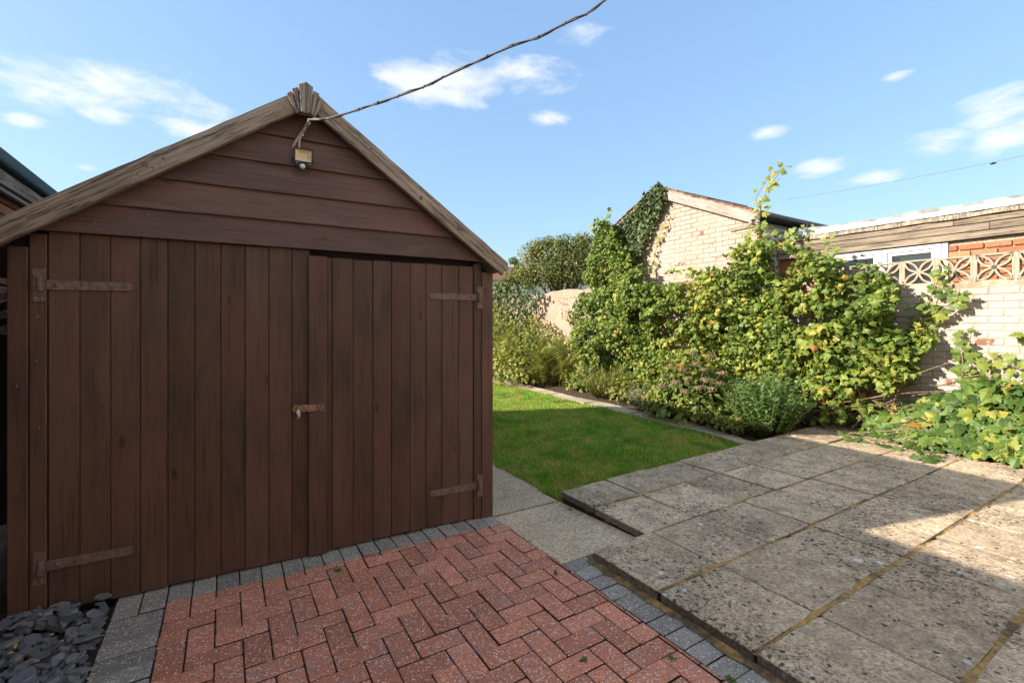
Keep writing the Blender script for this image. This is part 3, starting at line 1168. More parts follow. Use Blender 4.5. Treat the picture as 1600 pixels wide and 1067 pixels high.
# lawn ---------------------------------------------------------------------------
def lawn_right(q):                    # lawn edge against the bed edging
    return float(np.interp(q, [2.9, 3.29, 3.73, 4.91, 6.34, 9.43, 13], [4.95, 4.995, 5.07, 5.126, 5.217, 5.29, 5.4]))


LQ = np.linspace(2.78, 13.2, 40)
lawn_l = lambda q: 2.205 if q < 4.4 else 2.23 if q < 7.4 else 2.23 - min(1, (q - 7.4) / 0.05) * 6.0
lv = [PF(lawn_l(q), q, -0.05 + 0.006 * math.sin(q * 2)) for q in LQ] + [PF(lawn_right(q), q, -0.045) for q in LQ]
nL = len(LQ)
lawn = put('lawn', mesh('lawn', lv, [(i, nL + i, nL + i + 1, i + 1) for i in range(nL - 1)], 'lawn_soil'))
tag(lawn, 'mown lawn with yellowing patches between the shed and the flower bed', 'lawn', None, 'structure')
NB = 390000
pp = RNG.uniform(-1.1, 5.5, NB)
qq = 2.80 + 10.3 * RNG.random(NB) ** 1.55
lr = np.interp(qq, [2.9, 3.29, 3.73, 4.91, 6.34, 9.43, 13], [4.95, 4.995, 5.07, 5.126, 5.217, 5.29, 5.4]) + 0.03 * (vnoise(qq, qq * 0, 5, 4) - .3)
ll = np.where(qq < 4.4, 2.205, 2.23) - 0.025 + 0.05 * vnoise(qq, qq * 0, 6, 5)
qlow = 2.83 + (pp - 2.18) * 0.030 + 0.02 * vnoise(pp, pp * 0, 7, 6)
wpos = pfn(pp, qq, pp * 0)
sx = wpos[:, 0] / wpos[:, 1]
keep = (pp < lr) & ((pp > ll) | (qq > 7.45)) & (qq > qlow) & (sx > -0.62) & (sx < 1.0)
pp, qq = pp[keep], qq[keep]
NB = len(pp)
ang = RNG.random(NB) * 2 * math.pi
lean = 0.55 * RNG.random(NB) + 0.1
axis = np.stack([np.cos(ang) * lean, np.sin(ang) * lean, np.ones(NB)], 1)
nrm = np.stack([np.cos(ang + 1.57 + RNG.normal(0, .5, NB)), np.sin(ang + 1.57), 0.25 * np.ones(NB)], 1)
hgt = (0.018 + 0.024 * RNG.random(NB)) * (0.6 + 0.5 * vnoise(pp, qq, 9, 1.7) + 0.55 * vnoise(pp, qq, 10, 7))
edge = np.minimum(np.abs(pp - np.interp(qq, [2.9, 4.91, 9.4], [4.95, 5.126, 5.29])), np.abs(pp - 2.22))
hgt *= 1 + 0.6 * np.exp(-(edge / 0.05) ** 2)
TB = (np.array([(-0.075, 0, 0), (0.075, 0, 0), (0, 1, 0.0)]), np.array([(0, 1, 2)]))
g = scatter('grass', TB, pfn(pp, qq, np.full(NB, -0.05)), nrm, axis, hgt * 1.08, RNG.random(NB), 'grass_blade', None, (0, 0, 0), 'stuff')
tag(g, 'short green grass of the lawn yellowing in patches', 'grass')

# bed edging and soil ---------------------------------------------------------------
edge_in = lambda q: lawn_right(q) + 0.015
edge_out = lambda q: lawn_right(q) + float(np.interp(q, [3.3, 4, 5.2, 6.6, 10], [0.25, 0.32, 0.34, 0.30, 0.45]))
edging = strip('bed_edging', [PF(edge_in(q), q, -0.062) for q in LQ], [PF(edge_out(q), q, -0.062) for q in LQ], 'soil', None)
tag(edging, 'narrow strip of pale worn edging stones between lawn and flower bed', 'edging', None, 'structure')
q = 2.98
while q < 12.5:
    L = random.uniform(0.42, 0.62)
    a, b = q, q + L - random.uniform(0.01, 0.03)
    j = lambda s=0.012: random.gauss(0, s)
    m_ = (a + b) / 2
    path_slab([(edge_in(a) + j(), a), (edge_out(a) + j(), a + j()), (edge_out(m_) + j(0.02), m_), (edge_out(b) + j(), b + j()), (edge_in(b) + j(), b), (edge_in(m_) + j(), m_)],
              [-0.028 + random.gauss(0, 0.006) for _ in range(6)], 'edging_stone', 'edging_stone', edging)
    q += L
nb = 60
BQ = np.linspace(2.9, 13.2, nb)
rowsb = 6
bv, bf = [], []
for i, q in enumerate(BQ):
    for k in range(rowsb):
        u = k / (rowsb - 1)
        p = edge_out(q) - 0.03 + (6.7 - edge_out(q)) * u
        bv.append(PF(p, q, -0.05 + 0.07 * min(1, u * 2) + random.gauss(0, 0.012) * (1 if 0 < k < rowsb - 1 else 0)))
for i in range(nb - 1):
    for k in range(rowsb - 1):
        a = i * rowsb + k
        bf.append((a, a + 1, a + rowsb + 1, a + rowsb))
bed = put('flower_bed', mesh('flower_bed', bv, bf, 'soil', True))
tag(bed, 'dark soil of the flower bed along the garden wall', 'soil', None, 'structure')

# slate chippings ---------------------------------------------------------------------
sb = [(-1.19, 1.2), (-0.452, 1.2), (-0.452, shed_q(-.45)), (-1.19, 3.4)]
slate = sheet('slate_bed', [PF(a, b, -0.03) for a, b in sb], 'soil')
tag(slate, 'bed of loose blue-grey slate chippings at the corner of the shed', 'chippings')
tag(sheet('yard_strip', [PF(a, b, -0.055) for a, b in [(-1.3, -2), (-0.44, -2), (-0.44, 3.0), (-0.4, 9), (-1.3, 9)]], 'soil'), 'bare earth of the passage beside the shed', 'ground', None, 'structure')


def chip_geo(sz, seed):
    r = random.Random(seed)
    n = r.choice((5, 6, 6, 7))
    asp = r.uniform(0.38, 0.75)
    pts = []
    for i in range(n):
        a = 2 * math.pi * (i + r.uniform(-.25, .25)) / n
        k = sz * r.uniform(0.75, 1.1)
        pts.append((math.cos(a) * k, math.sin(a) * k * asp))
    th = sz * r.uniform(0.10, 0.22)
    vs = [(x, y, -th) for x, y in pts] + [(x * 0.93, y * 0.93, th * r.uniform(0.4, 1.2)) for x, y in pts]
    fs = [tuple(range(n, 2 * n)), tuple(range(n - 1, -1, -1))] + [(i, (i + 1) % n, n + (i + 1) % n, n + i) for i in range(n)]
    return vs, fs


chips = []
for k in range(24):
    vs, fs = chip_geo(0.03, 100 + k)
    me = mesh('slate_chip', vs, fs, 'slate')
    a = me.attributes.new('rnd', 'FLOAT', 'POINT')
    a.data.foreach_set('value', [random.random() ** 1.3] * len(vs))
    chips.append((me, vs, fs))
spots = []
for k in range(1500):
    p = random.uniform(-1.18, -0.462)
    q = random.uniform(1.95, shed_q(p) - 0.035)
    spots.append((p, q, random.choice((0, 0.010, 0.022, 0.034))))
vis = []
rest = []
for (p, q, h) in spots:
    w = PF(p, q)
    inview = w.x / w.y > -1.14 and w.y > 1.55
    (vis if (inview and h >= 0.022 and len(vis) < 295) else rest).append((p, q, h, inview))
for (p, q, h, iv) in vis:
    me, _, _ = random.choice(chips)
    bank = 0.045 * max(0, 1 - (shed_q(p) - q) / 0.25)
    o = put('slate_chip', me, slate, PF(p, q, -0.012 + h + bank * 0.8), (random.gauss(0, .28), random.gauss(0, .28), random.uniform(0, 6.28)))
    s = random.choice((0.5, 0.7, 0.8, 1.0, 1.2, 1.6))
    o.scale = (s, s, s)
vs, fs, rn = [], [], []
for (p, q, h, iv) in rest:
    me, cv, cf = random.choice(chips)
    M = Matrix.Translation(PF(p, q, -0.02 + h * 0.8)) @ Matrix.Rotation(random.uniform(0, 6.28), 4, 'Z') @ Matrix.Rotation(random.gauss(0, .25), 4, 'X') @ Matrix.Scale(random.choice((0.7, 0.9, 1.1, 1.3)), 4)
    b = len(vs)
    vs += [M @ Vector(v) for v in cv]
    fs += [tuple(b + i for i in f) for f in cf]
    rn += [random.random() ** 1.3] * len(cv)
me = mesh('slate_chippings', vs, fs, 'slate')
a = me.attributes.new('rnd', 'FLOAT', 'POINT')
a.data.foreach_set('value', rn)
o = put('slate_chippings', me, slate)
o['kind'] = 'stuff'


# ------------------------------------------------------------------ shed
shed = empty('garden_shed', SF(-1.2, 0, 0), 'dark brown stained timber shed with double doors and weathered barge boards', 'shed')
APEX, SLOPE = -1.19, 0.71
SHL = 4.26
roofz = lambda s, top: top - SLOPE * abs(s - APEX)
ZF = -0.02


def vboard(name, s0, s1, z0, z1, t0, t1, parent, mat='stained_board', bev=0.004):
    return box(name, SF((s0 + s1) / 2, (t0 + t1) / 2, (z0 + z1) / 2), (s1 - s0, abs(t1 - t0), z1 - z0), mat, parent, SANG, bev)


# carcass: dark lining behind the front, so that the seams read dark
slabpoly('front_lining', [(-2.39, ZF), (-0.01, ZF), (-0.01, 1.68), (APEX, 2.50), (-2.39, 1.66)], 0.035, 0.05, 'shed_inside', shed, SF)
vboard('corner_board', -2.402, -2.334, ZF, 1.672, -0.004, 0.03, shed)
vboard('corner_board', -0.086, 0.0, ZF - 0.005, 1.680, -0.004, 0.03, shed)
vboard('door_post', -2.331, -2.273, ZF, 1.735, -0.001, 0.03, shed)
vboard('door_post', -0.144, -0.089, ZF, 1.735, -0.001, 0.03, shed)


def planks(parent, seams, z0, z1, t0=0.004, t1=0.024):
    for a, b in zip(seams[:-1], seams[1:]):
        d = random.gauss(0, 0.0012)
        vboard('plank', a + 0.0009, b - 0.0009, z0 + random.gauss(0, .003), z1 + random.gauss(0, .0015), t0 + d, t1 + d, parent, bev=0.0032)


left_seams = [-2.270, -2.161, -2.05, -1.936, -1.827, -1.715, -1.601, -1.49, -1.377, -1.262, -1.168]
right_seams = [-1.076, -1.049, -0.931, -0.815, -0.702, -0.584, -0.479, -0.371, -0.253, -0.147]
dl = tag(empty('door', SF(-2.27, 0, 0)), 'left door leaf of vertical brown planks')
dl.parent = shed
dl.location = ORG[dl.name] - ORG[shed.name]
dr = tag(empty('door', SF(-0.15, 0, 0)), 'right door leaf of vertical brown planks with overlapping cover strip')
dr.parent = shed
dr.location = ORG[dr.name] - ORG[shed.name]
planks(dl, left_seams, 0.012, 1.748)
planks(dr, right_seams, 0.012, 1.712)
vboard('cover_strip', -1.178, -1.077, 0.010, 1.713, -0.020, 0.003, dr)
vboard('door_lintel', -2.27, -0.147, 1.70, 1.76, 0.026, 0.034, shed, 'shed_inside', 0)


def strap(parent, s0, s1, z, h, t, tip):
    """tapered strap of a T hinge: polygon in (s, z); tip at s1"""
    sg = 1 if s1 > s0 else -1
    pts = [(s0, z - h / 2), (s1 - sg * 0.012, z - h / 2 * 0.86), (s1, z - h * 0.22), (s1, z + h * 0.22), (s1 - sg * 0.012, z + h / 2 * 0.86), (s0, z + h / 2)]
    if sg < 0:
        pts = pts[::-1]
    st = slabpoly('hinge_strap', pts, t - 0.005, t, 'rusty_iron', parent, SF, 0.0012)
    for u in (0.12, 0.40, 0.94):
        lathe('bolt', [(0.0095 if u == 0.12 else 0.005, 0), (0.009 if u == 0.12 else 0.005, 0.003), (0.004, 0.0065 if u == 0.12 else 0.004)], 'rusty_iron', parent,
              SF(s0 + (s1 - s0) * u, t - 0.005, z + (0.0 if u != 0.40 else 0.004)), (R(90), 0, SANG), 10)
    return st


for side, (par, s0, s1, sp) in {'l': (dl, -2.274, -1.962, -2.297), 'r': (dr, -0.118, -0.456, -0.102)}.items():
    for z in (1.505, 0.228):
        strap(par, s0, s1, z, 0.046, 0.0015, 0)
        vboard('hinge_plate', sp - 0.021, sp + 0.021, z - 0.078, z + 0.072, -0.0075, -0.0012, par, 'rusty_iron', 0.0015)
        lathe('hinge_pin', [(0.011, -0.032), (0.0125, -0.03), (0.0125, 0.03), (0.011, 0.034)], 'rusty_iron', par, SF(sp + (0.008 if side == 'l' else -0.008), -0.019, z), (0, 0, 0), 12)
        for dz in (0.056, -0.062):
            for ds in (-0.010, 0.010):
                lathe('bolt', [(0.004, 0), (0.003, 0.002)], 'nail_metal' if dz < 0 else 'rusty_iron', par, SF(sp + ds, -0.0076, z + dz), (R(90), 0, SANG), 8)

# hasp and staple with key tag
hz = 0.852
hp = slabpoly('hasp', [(-1.262, hz - 0.006), (-1.250, hz - 0.019), (-1.125, hz - 0.021), (-1.125, hz + 0.015), (-1.250, hz + 0.023), (-1.262, hz + 0.010)], -0.0285, -0.0245, 'bare_rust', dr, SF, 0.001)
slabpoly('hasp_plate', [(-1.124, hz - 0.024), (-1.092, hz - 0.024), (-1.092, hz + 0.018), (-1.124, hz + 0.018)], -0.026, -0.0205, 'rusty_iron', dr, SF, 0.001)
lathe('hasp_knuckle', [(0.006, -0.02), (0.006, 0.02)], 'rusty_iron', dr, SF(-1.124, -0.027, hz - 0.003), (0, 0, 0), 10)
lathe('bolt', [(0.006, 0), (0.005, 0.003), (0.002, 0.005)], 'nail_metal', dr, SF(-1.106, -0.026, hz), (R(90), 0, SANG), 10)
st = [SF(-1.236, 0.0, hz + 0.008), SF(-1.236, -0.036, hz + 0.010), SF(-1.233, -0.047, hz + 0.002), SF(-1.230, -0.036, hz - 0.006), SF(-1.230, 0.0, hz - 0.008)]
tubes('staple', [(st, 0.0032)], 'nail_metal', dl, 8)
tw = [([SF(-1.233, -0.044, hz - 0.002), SF(-1.236, -0.046, hz - 0.02), SF(-1.231, -0.047, hz - 0.04)], [0.006, 0.008, 0.004])]
for k in range(6):
    a = -1.236 + 0.0022 * k
    tw.append(([SF(a, -0.045, hz - 0.012), SF(a + random.gauss(0, .003), -0.047, hz - 0.03), SF(a + random.gauss(0, .006), -0.046, hz - 0.045 - 0.01 * random.random())], 0.0013))
tag(tubes('tie_string', tw, 'string_white', None, 6), 'frayed white string tied through the rusty hasp of the shed doors', 'string')

# nail heads
def nails(parent, spots, mat, r=0.0035, t=0.002):
    vs, fs = [], []
    for s_, z_ in spots:
        c = SF(s_, t, z_)
        b = len(vs)
        for k in range(6):
            a = k * math.pi / 3
            vs.append(SF(s_ + math.cos(a) * r, t - 0.0015, z_ + math.sin(a) * r))
        vs.append(SF(s_, t - 0.0032, z_))
        fs += [(b + k, b + (k + 1) % 6, b + 6) for k in range(6)]
    o = put('nail_heads', mesh('nail_heads', vs, fs, mat), parent)
    o['kind'] = 'stuff'


dark_sp, pale_sp = [], []
for se, dr_ in ((left_seams, dl), (right_seams, dr)):
    sp = []
    for a, b in zip(se[:-1], se[1:]):
        if b - a < 0.05:
            continue
        for z in (1.56, 1.44, 0.93, 0.80, 0.30, 0.17):
            for u in (0.2, 0.8):
                if random.random() < 0.75:
                    sp.append((a + (b - a) * u + random.gauss(0, .006), z + random.gauss(0, .012)))
    nails(dr_, sp, 'shed_inside', 0.003, 0.0045)
nails(shed, [(-2.30, 1.36), (-2.305, 1.16), (-2.298, 0.86), (-2.372, 1.32), (-2.37, 1.05), (-2.37, 0.6), (-0.045, 1.2), (-0.05, 0.75), (-0.048, 0.4), (-0.115, 1.0)], 'nail_metal', 0.0035, -0.003)

# gable boards, lapped like shiplap
gz_ = [1.745, 1.888, 2.043, 2.200, 2.355, 2.52]
for i, (z0, z1) in enumerate(zip(gz_[:-1], gz_[1:])):
    z1o = z1 + 0.010
    hw0 = min((2.545 - z0) / SLOPE, 1.19)
    hw1 = max((2.545 - z1o) / SLOPE, 0.02)
    so = 0.012 if i == 0 else 0
    tb, tt = -0.028, -0.008
    verts = []
    n_ = 12
    c = SF(APEX, tb, (z0 + z1) / 2)
    rm = Matrix.Rotation(-SANG, 3, 'Z')
    for k in range(n_ + 1):
        u = k / n_ * 2 - 1
        wv = 0.0012 * math.sin(k * 1.7 + i)
        verts.append([SF(APEX + u * hw0, tb + wv, z0 + 0.004), SF(APEX + u * hw0, tb + wv - 0.001, z0 + 0.010), SF(APEX + u * hw1, tt + wv, z1o), SF(APEX + u * hw1, tt + 0.015, z1o), SF(APEX + u * hw0, tb + 0.022, z0 + 0.002)])
    vs = [rm @ (v - c) for r_ in verts for v in r_]
    fs = []
    for k in range(n_):
        for m in range(5):
            a, b = k * 5 + m, k * 5 + (m + 1) % 5
            fs.append((a, a + 5, b + 5, b))
    fs += [(4, 3, 2, 1, 0), tuple(n_ * 5 + m for m in range(5))]
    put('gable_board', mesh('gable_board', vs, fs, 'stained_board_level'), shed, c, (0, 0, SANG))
nails(shed, [(-2.1, 1.80), (-1.9, 1.86), (-1.0, 1.95), (-1.28, 2.10), (-1.27, 1.97), (-0.5, 1.82), (-0.9, 2.28), (-1.35, 2.27), (-0.8, 2.1)], 'nail_metal', 0.003, -0.024)

# barge boards: weathered, a thick board with a chamfered lower edge
def barge(sa, sb, name='barge_board'):
    ztop, zbot = 2.628, 2.518
    L = 20
    t0, t1 = -0.110, -0.072
    rows_ = []
    for k in range(L + 1):
        s_ = sa + (sb - sa) * k / L
        w1, w2 = random.gauss(0, .0016), random.gauss(0, .0016)
        zt, zb = roofz(s_, ztop) + w1, roofz(s_, zbot) + w2
        rows_.append([SF(s_, t0 + 0.004, zb), SF(s_, t0, zb + 0.020), SF(s_, t0 - 0.001, (zt + zb) / 2), SF(s_, t0, zt - 0.022), SF(s_, t0 + 0.004, zt), SF(s_, t1, zt), SF(s_, t1, zb)])
    if sb > 0 or sa > 0:                 # plumb-cut tip on the right, angled
        r_ = rows_[-1]
        for m in (0, 1, 6):
            r_[m] = r_[m] - Vector((S1.x, S1.y, 0)) * 0.035 + Vector((0, 0, 0.035 * SLOPE))
    c = SF((sa + sb) / 2, t0, roofz((sa + sb) / 2, (ztop + zbot) / 2))
    slope = -math.atan(SLOPE) if sb > APEX and sa >= APEX - 0.2 else math.atan(SLOPE)
    Rm = Matrix.Rotation(SANG, 3, 'Z') @ Matrix.Rotation(-slope, 3, 'Y')
    inv = Rm.inverted()
    vs = [inv @ (v - c) for r_ in rows_ for v in r_]
    fs = []
    for k in range(L):
        for m in range(7):
            a, b = k * 7 + m, k * 7 + (m + 1) % 7
            fs.append((a, a + 7, b + 7, b))
    fs += [tuple(range(6, -1, -1)), tuple(L * 7 + m for m in range(7))]
    o = put(name, mesh(name, vs, fs, 'weathered_board'), shed, c, Rm.to_euler())
    return o


bl_ = barge(-2.62, -1.235)
br_ = barge(-1.150, 0.062)
# knots and nail holes in the boards
for (s_, dz) in ((-1.90, -0.045), (-1.83, -0.055), (-2.30, -0.06), (-1.62, -0.035), (-1.5, -0.06), (-0.85, -0.04), (-0.72, -0.055), (-0.55, -0.075), (-0.48, -0.045), (-0.3, -0.06), (-0.12, -0.06), (-1.02, -0.05), (0.02, -0.05)):
    rr = 0.013 if s_ in (-1.90, -0.55, -0.3) else 0.008 if s_ in (-1.83, -0.85) else 0.004
    lathe('knot', [(rr, 0), (rr * 0.7, 0.0015), (rr * 0.2, 0.001)], 'rusty_iron' if rr < .01 else 'shed_inside' if rr < 0.009 else 'rusty_iron', shed, SF(s_, -0.1105, roofz(s_, 2.628) + dz), (R(90), 0, SANG), 9)

# carved fan at the apex
fan = tag(empty('finial', SF(APEX, -0.12, 2.46)), 'fan of weathered grey wedges at the apex')
fan.parent = shed
fan.location = ORG[fan.name] - ORG[shed.name]
for k, pl in enumerate([[(-1.296, 2.555), (-1.249, 2.458), (-1.238, 2.464), (-1.274, 2.573)],
                        [(-1.272, 2.583), (-1.237, 2.464), (-1.228, 2.466), (-1.242, 2.598)],
                        [(-1.240, 2.609), (-1.227, 2.464), (-1.178, 2.464), (-1.168, 2.610), (-1.203, 2.630)],
                        [(-1.164, 2.597), (-1.176, 2.464), (-1.168, 2.462), (-1.134, 2.586)],
                        [(-1.133, 2.575), (-1.167, 2.461), (-1.156, 2.457), (-1.109, 2.556)]]):
    f_ = (0.020, 0.012, 0.0, 0.012, 0.020)[k]
    slabpoly('fan_wedge', pl, -0.150 + f_, -0.112, 'weathered_grey', fan, SF, 0.0025)
slabpoly('fan_backing', [(-1.285, 2.545), (-1.245, 2.475), (-1.16, 2.475), (-1.12, 2.545), (-1.19, 2.60)], -0.111, -0.070, 'weathered_grey', fan, SF, 0.002)

# roof slopes and the other walls
for sgn, (s_e) in ((-1, -2.62), (1, 0.075)):
    def rp(s_, t_, dz):
        return SF(s_, t_, roofz(s_, 2.632) + dz)
    c = rp((APEX + s_e) / 2, SHL / 2, 0)
    vs = []
    for t_ in (-0.071, SHL + 0.07):
        for s_, dz in ((APEX, -0.022), (s_e, -0.022), (s_e, -0.008), (APEX, -0.008)):
            vs.append(rp(s_, t_, dz) - c)
    put('roof', mesh('roof', vs, [(0, 1, 2, 3), (7, 6, 5, 4), (0, 4, 5, 1), (1, 5, 6, 2), (2, 6, 7, 3), (3, 7, 4, 0)], 'roof_felt'), shed, c)
    vs = []
    for t_ in (-0.070, SHL + 0.05):
        for s_, dz in ((APEX, -0.045), (s_e, -0.045), (s_e, -0.024), (APEX, -0.024)):
            vs.append(rp(s_, t_, dz) - c)
    put('roof_boarding', mesh('roof_boarding', vs, [(0, 1, 2, 3), (7, 6, 5, 4), (0, 4, 5, 1), (1, 5, 6, 2), (2, 6, 7, 3), (3, 7, 4, 0)], 'weathered_board'), shed, c)
for s_, o_ in ((-2.395, -1), (-0.005, 1)):
    for k in range(11):
        z0 = ZF + k * 0.153
        h = min(0.16, 1.70 - z0)
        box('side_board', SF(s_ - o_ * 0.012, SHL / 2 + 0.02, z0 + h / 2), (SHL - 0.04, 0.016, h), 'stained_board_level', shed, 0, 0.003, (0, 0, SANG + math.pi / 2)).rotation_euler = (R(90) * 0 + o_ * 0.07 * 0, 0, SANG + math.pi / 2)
slabpoly('back_wall', [(-2.39, ZF), (-0.01, ZF), (-0.01, 1.68), (APEX, 2.52), (-2.39, 1.68)], SHL - 0.02, SHL, 'stained_board_level', shed, SF)

# flood light ----------------------------------------------------------------------------
fl = empty('flood_light', SF(-1.21, -0.03, 2.24), 'small black flood light with motion sensor below the shed apex', 'flood light')
tilt = R(14)
FM = Matrix.Rotation(SANG, 4, 'Z') @ Matrix.Rotation(tilt, 4, 'X')
fo = SF(-1.211, -0.085, 2.250)


def fpt(x, y, z):
    return fo + (FM @ Vector((x, y, z)))


def fmesh(name, verts, faces, mat):
    c = fl.location
    return put(name, mesh(name, [fpt(*v) - c for v in verts], faces, mat), fl, c)


def fbox(name, x0, x1, y0, y1, z0, z1, mat):
    v = [(x, y, z) for x in (x0, x1) for y in (y0, y1) for z in (z0, z1)]
    return fmesh(name, v, [(0, 1, 3, 2), (4, 6, 7, 5), (0, 4, 5, 1), (2, 3, 7, 6), (0, 2, 6, 4), (1, 5, 7, 3)], mat)


WX, WZ = 0.047, 0.036
fbox('housing', -WX, WX, 0.004, 0.026, -WZ, WZ, 'black_plastic')
for x0, x1, z0, z1 in ((-WX, WX, WZ - 0.006, WZ + 0.001), (-WX, WX, -WZ - 0.001, -WZ + 0.006), (-WX - 0.001, -WX + 0.006, -WZ + 0.006, WZ - 0.006), (WX - 0.006, WX + 0.001, -WZ + 0.006, WZ - 0.006)):
    fbox('bezel', x0, x1, -0.012, 0.004, z0, z1, 'black_plastic')
a, b = (WX - 0.006, WZ - 0.006), (0.018, 0.011)
fmesh('reflector', [(-a[0], -0.009, -a[1]), (a[0], -0.009, -a[1]), (a[0], -0.009, a[1]), (-a[0], -0.009, a[1]), (-b[0], 0.002, -b[1]), (b[0], 0.002, -b[1]), (b[0], 0.002, b[1]), (-b[0], 0.002, b[1])],
      [(0, 1, 5, 4), (1, 2, 6, 5), (2, 3, 7, 6), (3, 0, 4, 7)], 'reflector')
fmesh('led_plate', [(-b[0], 0.0019, -b[1]), (b[0], 0.0019, -b[1]), (b[0], 0.0019, b[1]), (-b[0], 0.0019, b[1])], [(0, 1, 2, 3)], 'led')
fbox('sensor_body', -0.030, 0.030, -0.012, 0.022, -WZ - 0.020, -WZ - 0.001, 'black_plastic')
lathe('sensor_dome', [(0.0135, -0.006), (0.0145, 0.0), (0.012, 0.008), (0.007, 0.0125), (0.001, 0.0145)], 'lens_white', fl, fpt(-0.004, -0.014, -WZ - 0.022), (R(118), 0, SANG), 14)
tubes('bracket', [([fpt(-WX, 0.012, -0.012), fpt(-WX - 0.006, 0.02, -0.03), fpt(-0.02, 0.052, -0.034), fpt(0.02, 0.052, -0.034), fpt(WX + 0.006, 0.02, -0.03), fpt(WX, 0.012, -0.012)], 0.0045)], 'black_plastic', fl, 6)
for sx_ in (-1, 1):
    lathe('side_screw', [(0.005, 0), (0.004, 0.003)], 'nail_metal', fl, fpt(sx_ * 0.033, -0.0125, -WZ - 0.006), (R(90), 0, SANG), 8)
# supply cables
def ray(x, y, d):
    return Vector(((x - CX) / FPX * d, d, CAMH + (CY - y) / FPX * d))


pc = [(482, 190, 2.49), (500, 186, 2.46), (528, 180, 2.43), (560, 171, 2.40), (590, 163, 2.36), (620, 151, 2.33), (660, 136, 2.28), (690, 122, 2.25), (730, 103, 2.20), (760, 90, 2.17),
      (800, 73, 2.12), (840, 57, 2.08), (880, 38, 2.03), (915, 20, 1.99), (945, 0, 1.95), (985, -26, 1.90), (1040, -66, 1.83)]
main = [ray(*c) for c in pc]
dlast = (main[-1] - main[-3]).normalized()
while P2.x * main[-1].x + P2.y * main[-1].y > -1.9:
    dlast = (dlast + Vector((0, -0.03, 0.016))).normalized()
    main.append(main[-1] + dlast * 0.22)
cab = empty('overhead_cable', main[0], 'twisted dark supply cable slung from the shed apex up across the sky', 'cable')
jit = [p + Vector((random.gauss(0, .003), 0, random.gauss(0, .004))) for p in main]
tubes('cable', [(jit, 0.0050)], 'cable_grey', cab, 7)
second = []
for i in range(len(jit) - 1):
    for u in (0, 0.5):
        q_ = jit[i].lerp(jit[i + 1], u)
        ph = (i * 2 + u * 2) * 1.35
        second.append(q_ + Vector((0, math.cos(ph) * 0.006, math.sin(ph) * 0.0075)))
tubes('catenary_wire', [(second, 0.0033)], 'cable_grey', cab, 6)
tl = []
for i in range(3, 15, 1):
    q_ = jit[i]
    tl.append(([q_ + Vector((0, 0, -0.009)), q_ + Vector((0.004, -0.009, 0.002)), q_ + Vector((0.01, 0, 0.012))], 0.002))
for l_ in tl:
    tubes('cable_tie', [l_], 'cable_grey', cab, 5)
fc = empty('lamp_cable', SF(-1.2, -0.03, 2.42), 'cream cable dropping from the shed apex to the flood light', 'cable')
top_ = main[0]
tubes('cable', [([top_, SF(-1.190, -0.062, 2.435), SF(-1.212, -0.052, 2.39), SF(-1.240, -0.045, 2.345), SF(-1.256, -0.04, 2.315), SF(-1.258, -0.042, 2.295)], [0.006, 0.007, 0.008, 0.0085, 0.008, 0.006])], 'cable_cream', fc, 7)
tubes('flex', [([SF(-1.205, -0.060, 2.40), SF(-1.222, -0.060, 2.365), SF(-1.229, -0.062, 2.33), SF(-1.230, -0.066, 2.285)], 0.0055)], 'cable_cream', fc, 7)
tubes('tape', [([SF(-1.196, -0.06, 2.425), SF(-1.178, -0.075, 2.447)], 0.010)], 'cable_cream', fc, 7)
tubes('tape', [([SF(-1.210, -0.062, 2.372), SF(-1.222, -0.066, 2.366)], 0.0065)], 'cable_cream', fc, 7)


# ------------------------------------------------------------------ brick laying
def lay_bricks(parent, fr, u0, u1, z0, z1, t_face, mat, ang, L=0.215, H=0.065, J=0.010, keep=None, limit=295, depth=0.03, vis=None, hdr=0.0):
    """running bond; fr(u, t, z). Bricks that pass keep(u, z) are laid; those past the limit are joined into one part"""
    laid = []
    row = 0
    z = z0
    while z + H <= z1 + 1e-6:
        u = u0 - (0.5 * (L + J) if row % 2 else 0)
        while u < u1:
            a, b = max(u, u0), min(u + L, u1)
            if b - a > 0.03 and (keep is None or keep((a + b) / 2, z + H / 2)):
                laid.append((a, b, z))
            u += L + J
        z += H + J
        row += 1
    key = (lambda b: vis((b[0] + b[1]) / 2, b[2])) if vis else (lambda b: 0)
    laid.sort(key=key)
    ms = {}
    vs, fs = [], []
    for k, (a, b, zz) in enumerate(laid):
        w = round(b - a, 3)
        c = fr((a + b) / 2, t_face + depth / 2 + random.gauss(0, 0.0015), zz + H / 2)
        if k < limit:
            var = random.randrange(3)
            if (w, var) not in ms:
                ms[(w, var)] = box_mesh((w - var * 0.0005, depth, H - var * 0.0005), 0.006, mat).copy()
            put('brick', ms[(w, var)], parent, c, (random.gauss(0, .008), random.gauss(0, .004), ang + random.gauss(0, .006)))
        else:
            bme = box_mesh((w, depth, H), 0.006, mat)
            M = Matrix.Translation(c - ORG[parent.name]) @ Matrix.Rotation(ang, 4, 'Z')
            n0 = len(vs)
            vs += [M @ v.co for v in bme.vertices]
            fs += [tuple(n0 + i for i in p.vertices) for p in bme.polygons]
    if vs:
        o = put('brickwork', mesh('brickwork', vs, fs, mat), parent, ORG[parent.name])
        o['kind'] = 'stuff'


